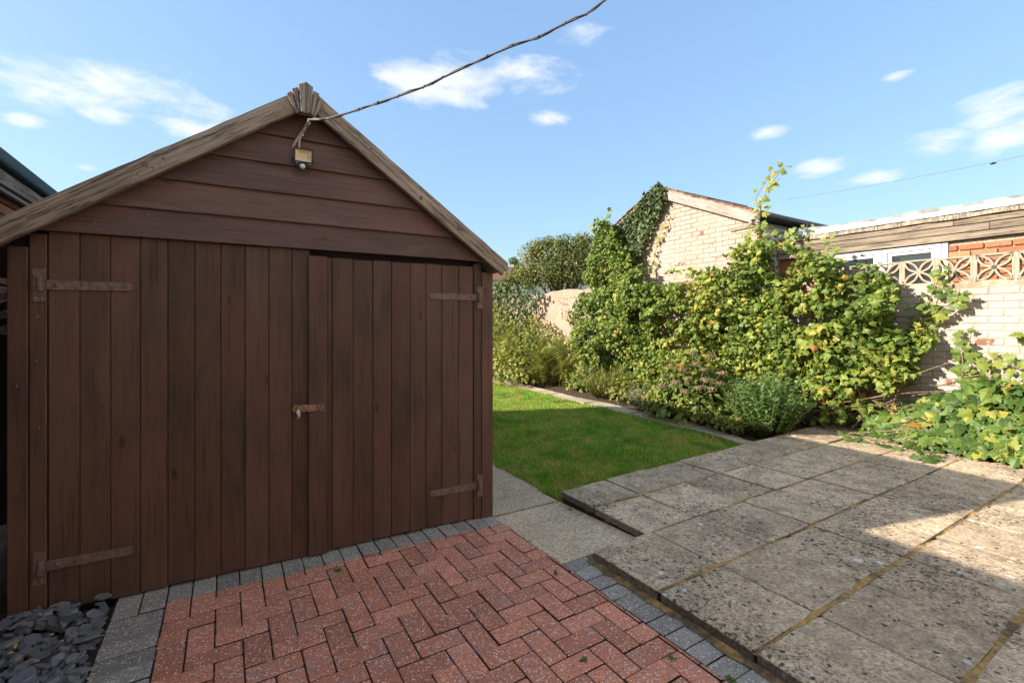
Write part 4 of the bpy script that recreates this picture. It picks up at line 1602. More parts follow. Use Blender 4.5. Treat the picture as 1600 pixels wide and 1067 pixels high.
# ------------------------------------------------------------------ neighbour on the left
OP = -1.20                                  # brick face beside the passage, looking across at the shed
out = empty('brick_outbuilding', PF(OP - 1.5, 4, 0), 'orange brick outbuilding with grey felt roof edge behind the left eave of the shed', 'outbuilding')
OQ0, OQ1, OZ = -1.85, 8.6, 2.36
box('wall', PF(OP - 0.14, (OQ0 + OQ1) / 2, 1.05), (0.22, OQ1 - OQ0, 2.3), 'mortar_pale', out, PANG, 0)
box('wall', PF(OP - 3.1, (OQ0 + OQ1) / 2, 1.05), (0.22, OQ1 - OQ0, 2.3), 'red_brick', out, PANG, 0)
for qq_ in (OQ0 + 0.11, OQ1 - 0.11):
    box('end_wall', PF(OP - 1.62, qq_, 1.05), (2.72, 0.22, 2.3), 'red_brick', out, PANG, 0)
lay_bricks(out, PFy, 2.6, 7.6, 0.9, 2.21, OP - 0.032, 'red_brick', PANG + math.pi / 2, limit=290, vis=lambda q, z: abs(q - 4.4) - 0.3 * z)
box('roof', PF(OP - 1.55, (OQ0 + OQ1) / 2, OZ - 0.045), (3.30, OQ1 - OQ0 + 0.2, 0.085), 'green_felt', out, PANG, 0.018, seg=2)
box('roof_gap', PF(OP + 0.045, (OQ0 + OQ1) / 2, OZ - 0.100), (0.03, OQ1 - OQ0 + 0.1, 0.022), 'shed_inside', out, PANG, 0)
ob = plate_ = box('fascia_board', PF(OP + 0.055, (OQ0 + OQ1) / 2, OZ - 0.155), (OQ1 - OQ0 + 0.1, 0.03, 0.085), 'weathered_board', out, PANG + math.pi / 2, 0.003)
box('fascia_strip', PF(OP + 0.036, (OQ0 + OQ1) / 2, OZ - 0.213), (OQ1 - OQ0 + 0.1, 0.03, 0.025), 'white_barge', out, PANG + math.pi / 2, 0.002)

# dark clutter in the gap between the shed and the brick wall
fp = empty('fence_panel', SF(-2.6, 0.62, 0), 'black timber fence panel closing the gap beside the shed', 'fence')
for k in range(3):
    box('board', SF(-2.745 + 0.105 * k + 0.05, 0.62, 0.61), (0.100, 0.018, 1.32), 'black_timber', fp, SANG, 0.002)
box('rail', SF(-2.59, 0.642, 1.1), (0.30, 0.03, 0.05), 'black_timber', fp, SANG, 0.002)
for k in range(5):
    a = R(-18 - 5 * k)
    sl_ = box('timber_slat', SF(-2.60 - 0.004 * k, 0.66 + 0.004 * k, 1.30 + 0.045 * k), (0.27, 0.02, 0.034), 'black_timber' if k % 2 else 'weathered_grey', None, SANG, 0.002)
    sl_.rotation_euler = (0, R(-12 - 6 * k % 20), SANG)
    tag(sl_, 'dark timber slat lying on the black fence panel beside the shed', 'timber', 'slats piled beside the shed')
pot = lathe('plant_pot', [(0.10, 0), (0.135, 0.25), (0.15, 0.27), (0.15, 0.31), (0.135, 0.31), (0.12, 0.26)], 'stone_pot', None, SF(-2.60, 0.46, -0.05))
tag(pot, 'grey stone plant pot at the left foot of the shed', 'plant pot')

# unseen house added behind the photographer; its white wall bounces light into the shade
oh = empty('fill_light_house', PF(1.5, -3.4, 0), 'unseen white house added behind the camera to bounce light onto the shed', 'house')
box('wall', PF(1.6, -3.5, 2.5), (7.2, 3.0, 5.2), 'house_render', oh, PANG, 0)
for (a, b, z0, z1) in ((-1.2, 0.0, 3.2, 4.4), (2.6, 4.0, 3.2, 4.4), (2.4, 4.4, 0.9, 2.1)):
    fr_ = box('window_frame', PF((a + b) / 2, -1.985, (z0 + z1) / 2), (b - a, 0.06, z1 - z0), 'upvc', oh, PANG, 0.01)
    box('pane', PF((a + b) / 2, -1.95, (z0 + z1) / 2), (b - a - 0.16, 0.02, z1 - z0 - 0.16), 'window_glass', oh, PANG, 0)
box('door', PF(0.9, -1.975, 1.0), (0.9, 0.06, 2.05), 'upvc', oh, PANG, 0.01)
vs = [PF(-2.2, -1.75, 5.05), PF(5.4, -1.75, 5.05), PF(5.4, -5.2, 6.6), PF(-2.2, -5.2, 6.6)]
c = sum(vs, Vector()) / 4
put('roof', mesh('roof', [v - c for v in vs] + [v - c + Vector((0, 0, 0.1)) for v in vs], [(0, 1, 2, 3), (7, 6, 5, 4), (0, 4, 5, 1), (1, 5, 6, 2), (2, 6, 7, 3), (3, 7, 4, 0)], 'roof_felt'), oh, c)

# ------------------------------------------------------------------ boundary wall
WPF = 6.68                                  # front face of the wall
wall = empty('garden_wall', PF(WPF, 3, 0), 'cream painted brick garden wall topped with pierced concrete screen blocks', 'wall')
WT = 1.752


def plate(name, q0, q1, z0, z1, p0, p1, mat, parent, bev=0.0):
    return box(name, PF((p0 + p1) / 2, (q0 + q1) / 2, (z0 + z1) / 2), (q1 - q0, p1 - p0, z1 - z0), mat, parent, PANG + math.pi / 2, bev)


plate('core', -3.0, 3.93, -0.1, WT, WPF + 0.006, WPF + 0.20, 'painted_mortar', wall)
plate('core', -3.0, -1.5, WT, 2.05, WPF + 0.03, WPF + 0.14, 'painted_mortar', wall)
lay_bricks(wall, PFy, -2.98, 3.6, -0.02, WT, WPF + 0.0, 'painted_brick', PANG + math.pi / 2, keep=lambda q, z: q > -0.2,
           limit=296, vis=lambda q, z: abs(q - 1.85) + 0.25 * abs(z - 1.2))
# screen blocks: frame and four pointed petals
def screen_block():
    S, D = 0.290, 0.090
    h = S / 2
    bw = 0.019
    vs, fs = [], []

    def quadbox(pts2):            # convex polygon extruded through the block, front edge softened
        n = len(pts2)
        b = len(vs)
        cx_ = sum(p[0] for p in pts2) / n
        cy_ = sum(p[1] for p in pts2) / n
        for x, y in pts2:
            vs.append((x + (cx_ - x) * 0.06, D / 2, y + (cy_ - y) * 0.06))
        for x, y in pts2:
            vs.append((x, -D / 2, y))
        fs.append(tuple(range(b, b + n)))
        fs.append(tuple(range(b + 2 * n - 1, b + n - 1, -1)))
        for i in range(n):
            j = (i + 1) % n
            fs.append((b + i, b + n + i, b + n + j, b + j))
    for x0, x1, y0, y1 in ((-h, h, h - bw, h), (-h, h, -h, -h + bw), (-h, -h + bw, -h + bw, h - bw), (h - bw, h, -h + bw, h - bw)):
        quadbox([(x0, y0), (x1, y0), (x1, y1), (x0, y1)])
    # arcs: from each corner to the centre, two mirrored arcs bulging apart
    e = h - bw * 0.5
    N = 10
    for sx_ in (-1, 1):
        for sy_ in (-1, 1):
            for m in (-1, 1):
                prev = None
                for k in range(N + 1):
                    u = k / N
                    bul = 0.034 * math.sin(math.pi * u) * m
                    d1 = Vector((sx_, sy_)).normalized()
                    d2 = Vector((-d1.y, d1.x))
                    ctr_ = d1 * (e * math.sqrt(2) * (1 - u)) + d2 * bul
                    tw_ = 0.0105
                    ta = Vector((-d1.x * e * math.sqrt(2), -d1.y * e * math.sqrt(2))) + d2 * (0.034 * math.pi * math.cos(math.pi * u) * m)
                    nn = Vector((-ta.y, ta.x)).normalized()
                    cur = (ctr_ + nn * tw_, ctr_ - nn * tw_)
                    if prev:
                        quadbox([tuple(prev[0]), tuple(prev[1]), tuple(cur[1]), tuple(cur[0])])
                    prev = cur
    quadbox([(0.024 * math.cos(a), 0.024 * math.sin(a)) for a in np.linspace(0, 2 * math.pi, 8, endpoint=False)])
    return mesh('screen_block', vs, fs, 'screen_concrete')


sbm = screen_block()
q = 1.027 - 0.306 * 8
for k in range(16):
    put('screen_block', sbm, wall, PF(WPF + 0.085, q + 0.153, WT + 0.153 + random.gauss(0, .002)), (0, random.gauss(0, .006), PANG + math.pi / 2 + random.gauss(0, .01)))
    plate('mortar_joint', q - 0.009, q + 0.009, WT, WT + 0.296, WPF + 0.044, WPF + 0.126, 'screen_concrete', wall)
    q += 0.306
plate('mortar_bed', 1.027 - 0.306 * 8, q, WT - 0.002, WT + 0.008, WPF + 0.02, WPF + 0.15, 'screen_concrete', wall)
# rendered run of wall farther on
fw = empty('rendered_wall', PF(WPF, 8, 0), 'tan rendered stretch of old garden wall behind the yellow shrubs', 'wall')
vs, fs = [], []
qs = np.linspace(3.93, 15, 60)
for q in qs:
    zt = 2.08 + 0.03 * math.sin(q * 3.1) + random.gauss(0, .012)
    vs += [PF(WPF + 0.0, q, -0.1), PF(WPF + random.gauss(0, .006), q, 0.7), PF(WPF + random.gauss(0, .008), q, 1.4), PF(WPF + 0.01, q, zt), PF(WPF + 0.24, q, zt - 0.01), PF(WPF + 0.24, q, -0.1)]
for i in range(len(qs) - 1):
    for m in range(5):
        a = i * 6 + m
        fs.append((a, a + 6, a + 7, a + 1))
fs += [(0, 1, 2, 3, 4, 5), tuple(range((len(qs) - 1) * 6 + 5, (len(qs) - 1) * 6 - 1, -1))]
put('wall_body', mesh('wall_body', [v - ORG[fw.name] for v in vs], fs, 'wall_render', False), fw, ORG[fw.name])
# patch of bare painted bricks low on the rendered wall
lay_bricks(fw, PFy, 7.3, 8.3, 0.62, 1.25, WPF - 0.012, 'garage_brick', PANG + math.pi / 2, keep=lambda q, z: abs(q - 7.8) + abs(z - 0.9) < 0.45)

# ------------------------------------------------------------------ gabled garage behind the wall
GP = 6.78
GR, GL, GC = 4.03, 7.52, 5.87
GPK = 3.80
gar = empty('brick_garage', PF(GP, 5.8, 0), 'pale painted brick garage gable with tiled roof half hidden by ivy', 'garage')
gtop = lambda q: (GPK - (GPK - 2.98) * (GC - q) / (GC - GR)) if q < GC else (GPK - (GPK - 3.0) * (q - GC) / (GL - GC))
slabpoly('gable_wall', [(GR, -0.1), (GL, -0.1), (GL, gtop(GL) - 0.05), (GC, GPK - 0.05), (GR, gtop(GR) - 0.05)], GP + 0.02, GP + 0.22, 'painted_mortar', gar, PFy)
lay_bricks(gar, PFy, GR, GL, 2.02, 3.80, GP + 0.012, 'garage_brick', PANG + math.pi / 2, L=0.222, H=0.068, J=0.010, keep=lambda q, z: z < gtop(q) - 0.12, limit=290, vis=lambda q, z: q)
box('side_wall', PF(GP + 1.45, GR + 0.11, 1.4), (2.5, 0.22, 3.0), 'ivory_render', gar, PANG, 0)
box('side_wall', PF(GP + 1.45, GL - 0.11, 1.4), (2.5, 0.22, 3.0), 'ivory_render', gar, PANG, 0)
slabpoly('back_wall', [(GR, -0.1), (GL, -0.1), (GL, gtop(GL) - 0.05), (GC, GPK - 0.05), (GR, gtop(GR) - 0.05)], GP + 2.4, GP + 2.6, 'garage_brick', gar, PFy)


def gable_plank(name, qa, qb, d0, d1, p0, p1, mat, parent=None):
    c = PF((p0 + p1) / 2, (qa + qb) / 2, (gtop(qa) + gtop(qb)) / 2 + (d0 + d1) / 2)
    sl = math.atan2(gtop(qb) - gtop(qa), qb - qa)
    Rm = Matrix.Rotation(PANG + math.pi / 2, 3, 'Z') @ Matrix.Rotation(-sl, 3, 'Y')
    inv = Rm.inverted()
    vs = [inv @ (PF(p_, q_, gtop(q_) + d_) - c) for p_ in (p0, p1) for q_, d_ in ((qa, d0), (qb, d0), (qb, d1), (qa, d1))]
    return put(name, mesh(name, vs, [(0, 1, 2, 3), (7, 6, 5, 4), (0, 4, 5, 1), (1, 5, 6, 2), (2, 6, 7, 3), (3, 7, 4, 0)], mat), parent or gar, c, Rm.to_euler())


gable_plank('barge_board', GR - 0.06, GC, -0.17, -0.005, GP - 0.075, GP - 0.04, 'white_barge')
gable_plank('barge_board', GC, GL + 0.1, -0.17, -0.005, GP - 0.075, GP - 0.04, 'white_barge')
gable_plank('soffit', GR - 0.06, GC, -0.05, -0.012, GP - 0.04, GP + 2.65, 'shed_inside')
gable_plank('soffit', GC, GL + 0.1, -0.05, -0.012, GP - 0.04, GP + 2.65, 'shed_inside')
# tiles along the verge, one by one, and the slopes behind them
for (qa, qb) in ((GC, GR - 0.10), (GC, GL + 0.15)):
    nrow = 13
    for k in range(nrow):
        q0 = qa + (qb - qa) * k / nrow
        q1 = qa + (qb - qa) * (k + 1.18) / nrow
        o = gable_plank('roof_tile', min(q0, q1), max(q0, q1), 0.004 + 0.010, 0.030 + random.uniform(0, .012), GP - 0.10 + random.gauss(0, .008), GP + 0.10, 'roof_tile_red')
        o.rotation_euler.rotate_axis('Y', (0.06 if qb < qa else -0.06))
gable_plank('roof_slope', GR - 0.10, GC, 0.0, 0.022, GP + 0.10, GP + 2.7, 'roof_tile_red')
gable_plank('roof_slope', GC, GL + 0.12, 0.0, 0.022, GP + 0.10, GP + 2.7, 'roof_tile_red')
gable_plank('verge_mortar', GR - 0.08, GC, -0.004, 0.016, GP - 0.085, GP + 0.08, 'mortar_pale')
tubes('ridge', [([PF(GP - 0.1, GC, GPK - 0.005), PF(GP + 2.7, GC, GPK - 0.005)], 0.045)], 'roof_tile_red', gar, 8)
# half-round gutter and its brackets along the eave
gz0 = gtop(GR) - 0.075
vs, fs = [], []
prof = [(0.062 * math.cos(a), 0.062 * math.sin(a)) for a in np.linspace(math.pi, 2 * math.pi, 9)]
prof += [(x * 0.9, y * 0.9) for x, y in prof[::-1]]
gp_ = (GP - 0.12, GP + 2.7)
for p_ in gp_:
    for a, b in prof:
        vs.append(PF(p_, GR - 0.135 + a, gz0 + b))
n = len(prof)
fs = [(i, n + i, n + (i + 1) % n, (i + 1) % n) for i in range(n)] + [tuple(range(n)), tuple(range(2 * n - 1, n - 1, -1))]
put('gutter', mesh('gutter', [v - ORG[gar.name] for v in vs], fs, 'gutter_black', True), gar, ORG[gar.name])
for k in range(4):
    p_ = GP + 0.05 + 0.85 * k
    tubes('gutter_bracket', [([PF(p_, GR - 0.135 + 0.068 * math.cos(a), gz0 + 0.068 * math.sin(a)) for a in np.linspace(math.pi, 2 * math.pi, 7)], 0.012)], 'gutter_black', gar, 6)
box('fascia', PF(GP + 1.3, GR - 0.055, gz0 + 0.01), (2.7, 0.02, 0.17), 'gutter_black', gar, PANG, 0)
box('eave_soffit', PF(GP + 1.3, GR - 0.03, gz0 - 0.07), (2.7, 0.06, 0.02), 'white_barge', gar, PANG, 0)
tubes('wire_bracket', [([PF(GP - 0.05, GR + 0.45, 2.80), PF(GP - 0.09, GR - 0.10, 2.83), PF(GP - 0.09, GR - 0.11, 3.10)], 0.011)], 'white_barge', gar, 6)

# ------------------------------------------------------------------ flat-roofed extension behind the wall
EP = 7.36
ext = empty('flat_roof_extension', PF(EP, 1.5, 0), 'low brick extension with weathered board fascia and white windows behind the wall', 'extension')
W0, W1, WM = 2.016, 3.40, 2.672
slabpoly('wall', [(-3.0, -0.1), (W0, -0.1), (W0, 2.32), (-3.0, 2.32)], EP + 0.02, EP + 0.22, 'mortar_pale', ext, PFy)
slabpoly('wall', [(W0, -0.1), (W1, -0.1), (W1, 1.25), (W0, 1.25)], EP + 0.02, EP + 0.22, 'red_brick', ext, PFy)
slabpoly('wall', [(W1, -0.1), (GR - 0.02, -0.1), (GR - 0.02, 2.32), (W1, 2.32)], EP + 0.02, EP + 0.22, 'red_brick', ext, PFy)
lay_bricks(ext, PFy, -2.9, W0 - 0.004, 1.36, 2.31, EP - 0.004, 'red_brick', PANG + math.pi / 2, keep=lambda q, z: q > -0.6, limit=230, vis=lambda q, z: abs(q - 1.6) + 0.2 * abs(z - 2))
zb = [2.300, 2.382, 2.470, 2.552]
for k, (a, b) in enumerate(zip(zb[:-1], zb[1:])):
    for (qa, qb) in ((-3.0, 1.35 + 0.3 * k), (1.354 + 0.3 * k, GR - 0.02)):
        o = plate('fascia_board', qa, qb, a + 0.003, b - 0.002, EP - 0.045 - 0.012 * k, EP - 0.022 - 0.012 * k, 'clad_board', ext, 0.003)
        o.rotation_euler.rotate_axis('X', 0.03)
plate('fascia_backing', -3.0, GR - 0.02, 2.30, 2.60, EP - 0.02, EP + 0.02, 'shed_inside', ext)
# roof deck, drip edge, flashing and wrinkled felt
plate('roof_deck', -3.0, GR - 0.02, 2.60, 2.64, EP - 0.06, EP + 4.2, 'roof_felt', ext)


def wavy(name, q0, q1, p0, zf, hf, mat, thick=0.03, n=90):
    vs, fs = [], []
    for i in range(n + 1):
        q = q0 + (q1 - q0) * i / n
        z0_, h_ = zf(q), hf(q)
        dp = random.gauss(0, 0.004)
        vs += [PF(p0 + dp, q, z0_), PF(p0 + dp + 0.006, q, z0_ + h_), PF(p0 + thick, q, z0_ + h_ * 1.02), PF(p0 + thick, q, z0_)]
    for i in range(n):
        for m in range(4):
            a, b = i * 4 + m, i * 4 + (m + 1) % 4
            fs.append((a, a + 4, b + 4, b))
    fs += [(0, 1, 2, 3), (n * 4 + 3, n * 4 + 2, n * 4 + 1, n * 4)]
    return put(name, mesh(name, [v - ORG[ext.name] for v in vs], fs, mat, False), ext, ORG[ext.name])


wavy('drip_edge', -3.0, GR - 0.03, EP - 0.10, lambda q: 2.548 + 0.004 * math.sin(q * 9), lambda q: 0.056 + random.gauss(0, .002), 'weathered_grey', 0.05)
wavy('flashing', -3.0, GR - 0.03, EP - 0.112, lambda q: 2.606, lambda q: 0.066 + 0.012 * math.sin(q * 2.1), 'flashing', 0.12)
wavy('felt_edge', -3.0, GR - 0.03, EP - 0.095, lambda q: 2.668 + 0.012 * math.sin(q * 2.1), lambda q: 0.044 + 0.012 * math.sin(q * 3.7) + 0.008 * math.sin(q * 9.1), 'felt_grey', 0.20, 120)
vs = []
# windows
for (qa, qb) in ((W0 + 0.062, WM), (WM + 0.004, W1)):
    wnd = tag(empty('window', PF(EP, (qa + qb) / 2, 1.25)), None)
    wnd.parent = ext
    wnd.location = ORG[wnd.name] - ORG[ext.name]
    zt, zb_ = 2.296, 1.25
    F = 0.055
    plate('frame', qa, qb, zt - F, zt, EP - 0.012, EP + 0.06, 'upvc', wnd, 0.004)
    plate('frame', qa, qb, zb_, zb_ + F, EP - 0.012, EP + 0.06, 'upvc', wnd, 0.004)
    plate('frame', qa, qa + F, zb_ + F, zt - F, EP - 0.012, EP + 0.06, 'upvc', wnd, 0.004)
    plate('frame', qb - F, qb, zb_ + F, zt - F, EP - 0.012, EP + 0.06, 'upvc', wnd, 0.004)
    G2 = F + 0.045
    plate('sash', qa + F, qb - F, zt - G2, zt - F, EP + 0.004, EP + 0.05, 'upvc', wnd, 0.004)
    plate('sash', qa + F, qb - F, zb_ + F, zb_ + G2, EP + 0.004, EP + 0.05, 'upvc', wnd, 0.004)
    plate('sash', qa + F, qa + G2, zb_ + G2, zt - G2, EP + 0.004, EP + 0.05, 'upvc', wnd, 0.004)
    plate('sash', qb - G2, qb - F, zb_ + G2, zt - G2, EP + 0.004, EP + 0.05, 'upvc', wnd, 0.004)
    plate('pane', qa + G2, qb - G2, zb_ + G2, zt - G2, EP + 0.026, EP + 0.032, 'window_glass', wnd)
plate('frame_trim', W0 + 0.002, W0 + 0.058, 1.25, 2.297, EP - 0.008, EP + 0.05, 'upvc', ext, 0.003)
plate('window_sill', W0 - 0.03, W1 + 0.03, 1.21, 1.248, EP - 0.06, EP + 0.1, 'upvc', ext, 0.003)
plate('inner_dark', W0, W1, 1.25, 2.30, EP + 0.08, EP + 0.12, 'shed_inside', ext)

# board fences closing the far end of the garden, hidden by the shed from here
for nm, lab, pa, pb, ang_, n_ in (('board_fence', 'brown board fence across the far end of the lawn', PF(-1.1, 13.25), PF(6.6, 13.25), PANG, 52), ('board_fence', 'brown board fence running on from the brick outbuilding', PF(-1.15, 8.75), PF(-1.15, 13.2), PANG + math.pi / 2, 30)):
    fe = empty(nm, pa, lab, 'fence')
    bm_ = box_mesh(((pb - pa).length / n_ - 0.008, 0.018, 1.7), 0.003, 'weathered_grey')
    for k in range(n_):
        put('board', bm_, fe, pa.lerp(pb, (k + 0.5) / n_) + Vector((0, 0, 0.84 + random.gauss(0, .006))), (0, 0, ang_))
    for z in (0.35, 1.35):
        off = Vector((P2.x, P2.y, 0)) * 0.035 if ang_ == PANG else Vector((-P1.x, -P1.y, 0)) * 0.035
        box('rail', pa.lerp(pb, 0.5) + off + Vector((0, 0, z)), ((pb - pa).length, 0.045, 0.07), 'weathered_grey', fe, ang_, 0.003)

# distant wires
def sag(a, b, d, n=24):
    return [a.lerp(b, i / n) + Vector((0, 0, -d * 4 * (i / n) * (1 - i / n))) for i in range(n + 1)]


wa, wb = ray(1228, 312, 13.0), ray(1640, 235, 9.0)
tw_ = empty('telephone_wire', wa, 'thin telephone wire with a black clip above the flat roof', 'wire')
tubes('wire', [(sag(wa, wb, 0.05), 0.0035)], 'cable_grey', tw_, 5)
cpos = ray(1552, 255.5, 9.55)
tubes('clip', [([cpos + Vector((-0.06, 0, -0.016)), cpos + Vector((0, 0, 0)), cpos + Vector((0.06, 0, 0.012))], [0.014, 0.022, 0.012])], 'black_plastic', tw_, 7)
# far house beyond the end of the garden
fh = empty('far_house', (0.9, 34, 0), 'distant white house with terracotta tiled roof beyond the garden end', 'house')
box('wall', Vector((0.9, 34, 2.1)), (9, 6, 4.2), 'house_render', fh, 0.3, 0)
vs = [(-4.8, -3.3, 4.1), (4.8, -3.3, 4.1), (4.8, 3.3, 4.1), (-4.8, 3.3, 4.1), (-4.8, 0, 5.4), (4.8, 0, 5.4)]
put('roof', mesh('roof', vs, [(0, 1, 5, 4), (2, 3, 4, 5), (0, 4, 3), (1, 2, 5), (0, 3, 2, 1)], 'roof_tile_red'), fh, (0.9, 34, 0), (0, 0, 0.3))


# ------------------------------------------------------------------ plants
hs = [(0.28, -0.10), (0.50, 0.08), (0.36, 0.22), (0.55, 0.48), (0.26, 0.55)]
ps_ = [(0, 0.03)] + hs + [(0, 1.0)] + [(-x, y) for x, y in hs[::-1]]
GRAPE_S = (np.array([(0, 0.35, 0.08)] + [(x, y, -0.34 * abs(x) - 0.25 * max(0, y - 0.4) ** 1.5) for x, y in ps_]), np.array([(0, 1 + i, 1 + (i + 1) % len(ps_)) for i in range(len(ps_))]))
GRAPE, OVAL, NARROW, BLADE, FERN = T_grape(), T_oval(), T_oval(0.26, 0.06, 0.2), T_blade(0.14), T_fern()
SMALL = T_oval(0.62, 0.1, 0.1)
IVY = (np.array([(0, 0.4, 0.04), (0, 0, 0), (0.42, 0.05, -0.05), (0.36, 0.45, -0.05), (0, 1, -0.12), (-0.36, 0.45, -0.05), (-0.42, 0.05, -0.05)]),
       np.array([(0, 1, 2), (0, 2, 3), (0, 3, 4), (0, 4, 5), (0, 5, 6), (0, 6, 1)]))
cat = lambda L: tuple(np.concatenate([x[i] for x in L]) for i in range(5))


def wall_leaves(poly_px, p_plane, n, thick, size, seed, hole=0.0, p_wall=None, rmean=0.45, rsd=0.2, sag=0.35, up=0.45, jit=0.85):
    """leaves of a climber hanging in front of an upright plane"""
    pw = p_wall if p_wall else WPF - 0.03
    poly = [at(x, y, p_plane) for x, y in poly_px]
    qz = sample_poly(poly, n)
    q, z = qz[:, 0], qz[:, 1]
    big = vnoise(q, z, seed, 1.3)
    mid = vnoise(q, z, seed + 1, 3.6)
    T = thick[0] + (thick[1] - thick[0]) * np.clip(0.55 * big + 0.45 * mid, 0, 1)
    u = 1 - 0.75 * RNG.random(n) ** 1.7
    p = pw - T * u
    k = (vnoise(q, z, seed + 2, 4.5) * 0.6 + vnoise(q, z, seed + 3, 11) * 0.4) > hole
    q, z, p = q[k], z[k], p[k]
    # slope of the bulge tilts the leaves
    e = 0.06
    g = lambda a, b: 0.55 * vnoise(a, b, seed, 1.3) + 0.45 * vnoise(a, b, seed + 1, 3.6)
    dq = (g(q + e, z) - g(q - e, z)) / (2 * e) * (thick[1] - thick[0])
    dz = (g(q, z + e) - g(q, z - e)) / (2 * e) * (thick[1] - thick[0])
    m = len(q)
    nr = -NP1[None] * 0.8 - dq[:, None] * NP2[None] - dz[:, None] * UPV[None] + up * UPV[None] + RNG.normal(0, jit, (m, 3))
    ax = -sag * 2 * UPV[None] + RNG.normal(0, 0.75, (m, 3)) - 0.25 * NP1[None]
    sz = np.clip(RNG.normal(size[0], size[1], m), size[0] * 0.45, size[0] * 1.7)
    pos = pfn(p, q, z)
    rn = np.clip(RNG.normal(rmean, rsd, m) + 0.10 * (big[k] - 0.5), 0, 1)
    return pos, nr, ax, sz, rn


def onz(x, y, z):
    t = (CAMH - z) * FPX / (y - CY)
    return Vector(((x - CX) / FPX * t, t, z))


def shoot(points, n, size, rmean=0.5, spread=0.06, facing=None):
    """leaves along a shoot, with its stem; points are world positions"""
    pts = [np.array(p) for p in points]
    seg = np.linspace(0, len(pts) - 1.001, n)
    i = seg.astype(int)
    f = (seg - i)[:, None]
    P = np.array(pts)
    pos = P[i] * (1 - f) + P[i + 1] * f
    d = unit(P[i + 1] - P[i])
    side = np.where(np.arange(n) % 2 == 0, 1, -1)[:, None]
    fac = np.array(facing) if facing is not None else -NP1
    lat = np.cross(d, fac[None])
    ax = unit(lat) * side + d * 0.4 - UPV[None] * 0.35 + RNG.normal(0, .3, (n, 3))
    nr = fac[None] + UPV[None] * 0.4 + RNG.normal(0, 0.35, (n, 3))
    pos = pos + RNG.normal(0, spread * 0.3, (n, 3)) + unit(lat) * side * spread * 0.4
    sz = size * (0.55 + 0.6 * RNG.random(n)) * (1 - 0.35 * seg / len(pts))
    return (pos, nr, ax, sz, np.clip(RNG.normal(rmean, 0.15, n), 0, 1)), ([Vector(p) for p in points], [0.005] * (len(points) - 1) + [0.002])


def wpt(x, y, p):
    q, z = at(x, y, p)
    return PF(p, q, z)


# --- the big grape vine on the wall -----------------------------------------------------
VP = [(905, 455), (900, 520), (912, 575), (960, 600), (1010, 640), (1060, 650), (1130, 650), (1200, 640), (1255, 640), (1280, 615), (1330, 598), (1372, 596), (1418, 598),
      (1446, 565), (1456, 535), (1430, 505), (1404, 480), (1404, 432), (1362, 414), (1300, 402), (1250, 388), (1200, 374), (1165, 388), (1130, 412), (1090, 442), (1052, 442),
      (1010, 428), (985, 402), (962, 376), (944, 335), (932, 345), (925, 400)]
vine = empty('grape_vine', PF(6.55, 3.4, 0), 'sprawling grape vine with yellowing leaves covering the garden wall', 'vine')
sets, stems = [], []
sets.append(wall_leaves(VP, 6.35, 42000, (0.10, 0.80), (0.052, 0.017), 21, hole=0.37))
sets.append(wall_leaves([(1130, 420), (1165, 385), (1240, 380), (1395, 430), (1390, 500), (1330, 560), (1200, 600), (1060, 620), (1000, 560), (920, 560), (905, 470), (1000, 420)],
                        6.35, 5000, (0.20, 0.90), (0.066, 0.020), 21, hole=0.40, rmean=0.52))
sets.append(wall_leaves([(1150, 620), (1200, 560), (1300, 500), (1400, 500), (1430, 550), (1400, 610), (1385, 630), (1330, 650), (1290, 668), (1265, 640)], 6.35, 1500, (0.15, 0.7), (0.085, 0.022), 25, hole=0.40, rmean=0.55))
foliage_small = cat(sets)
sets = []
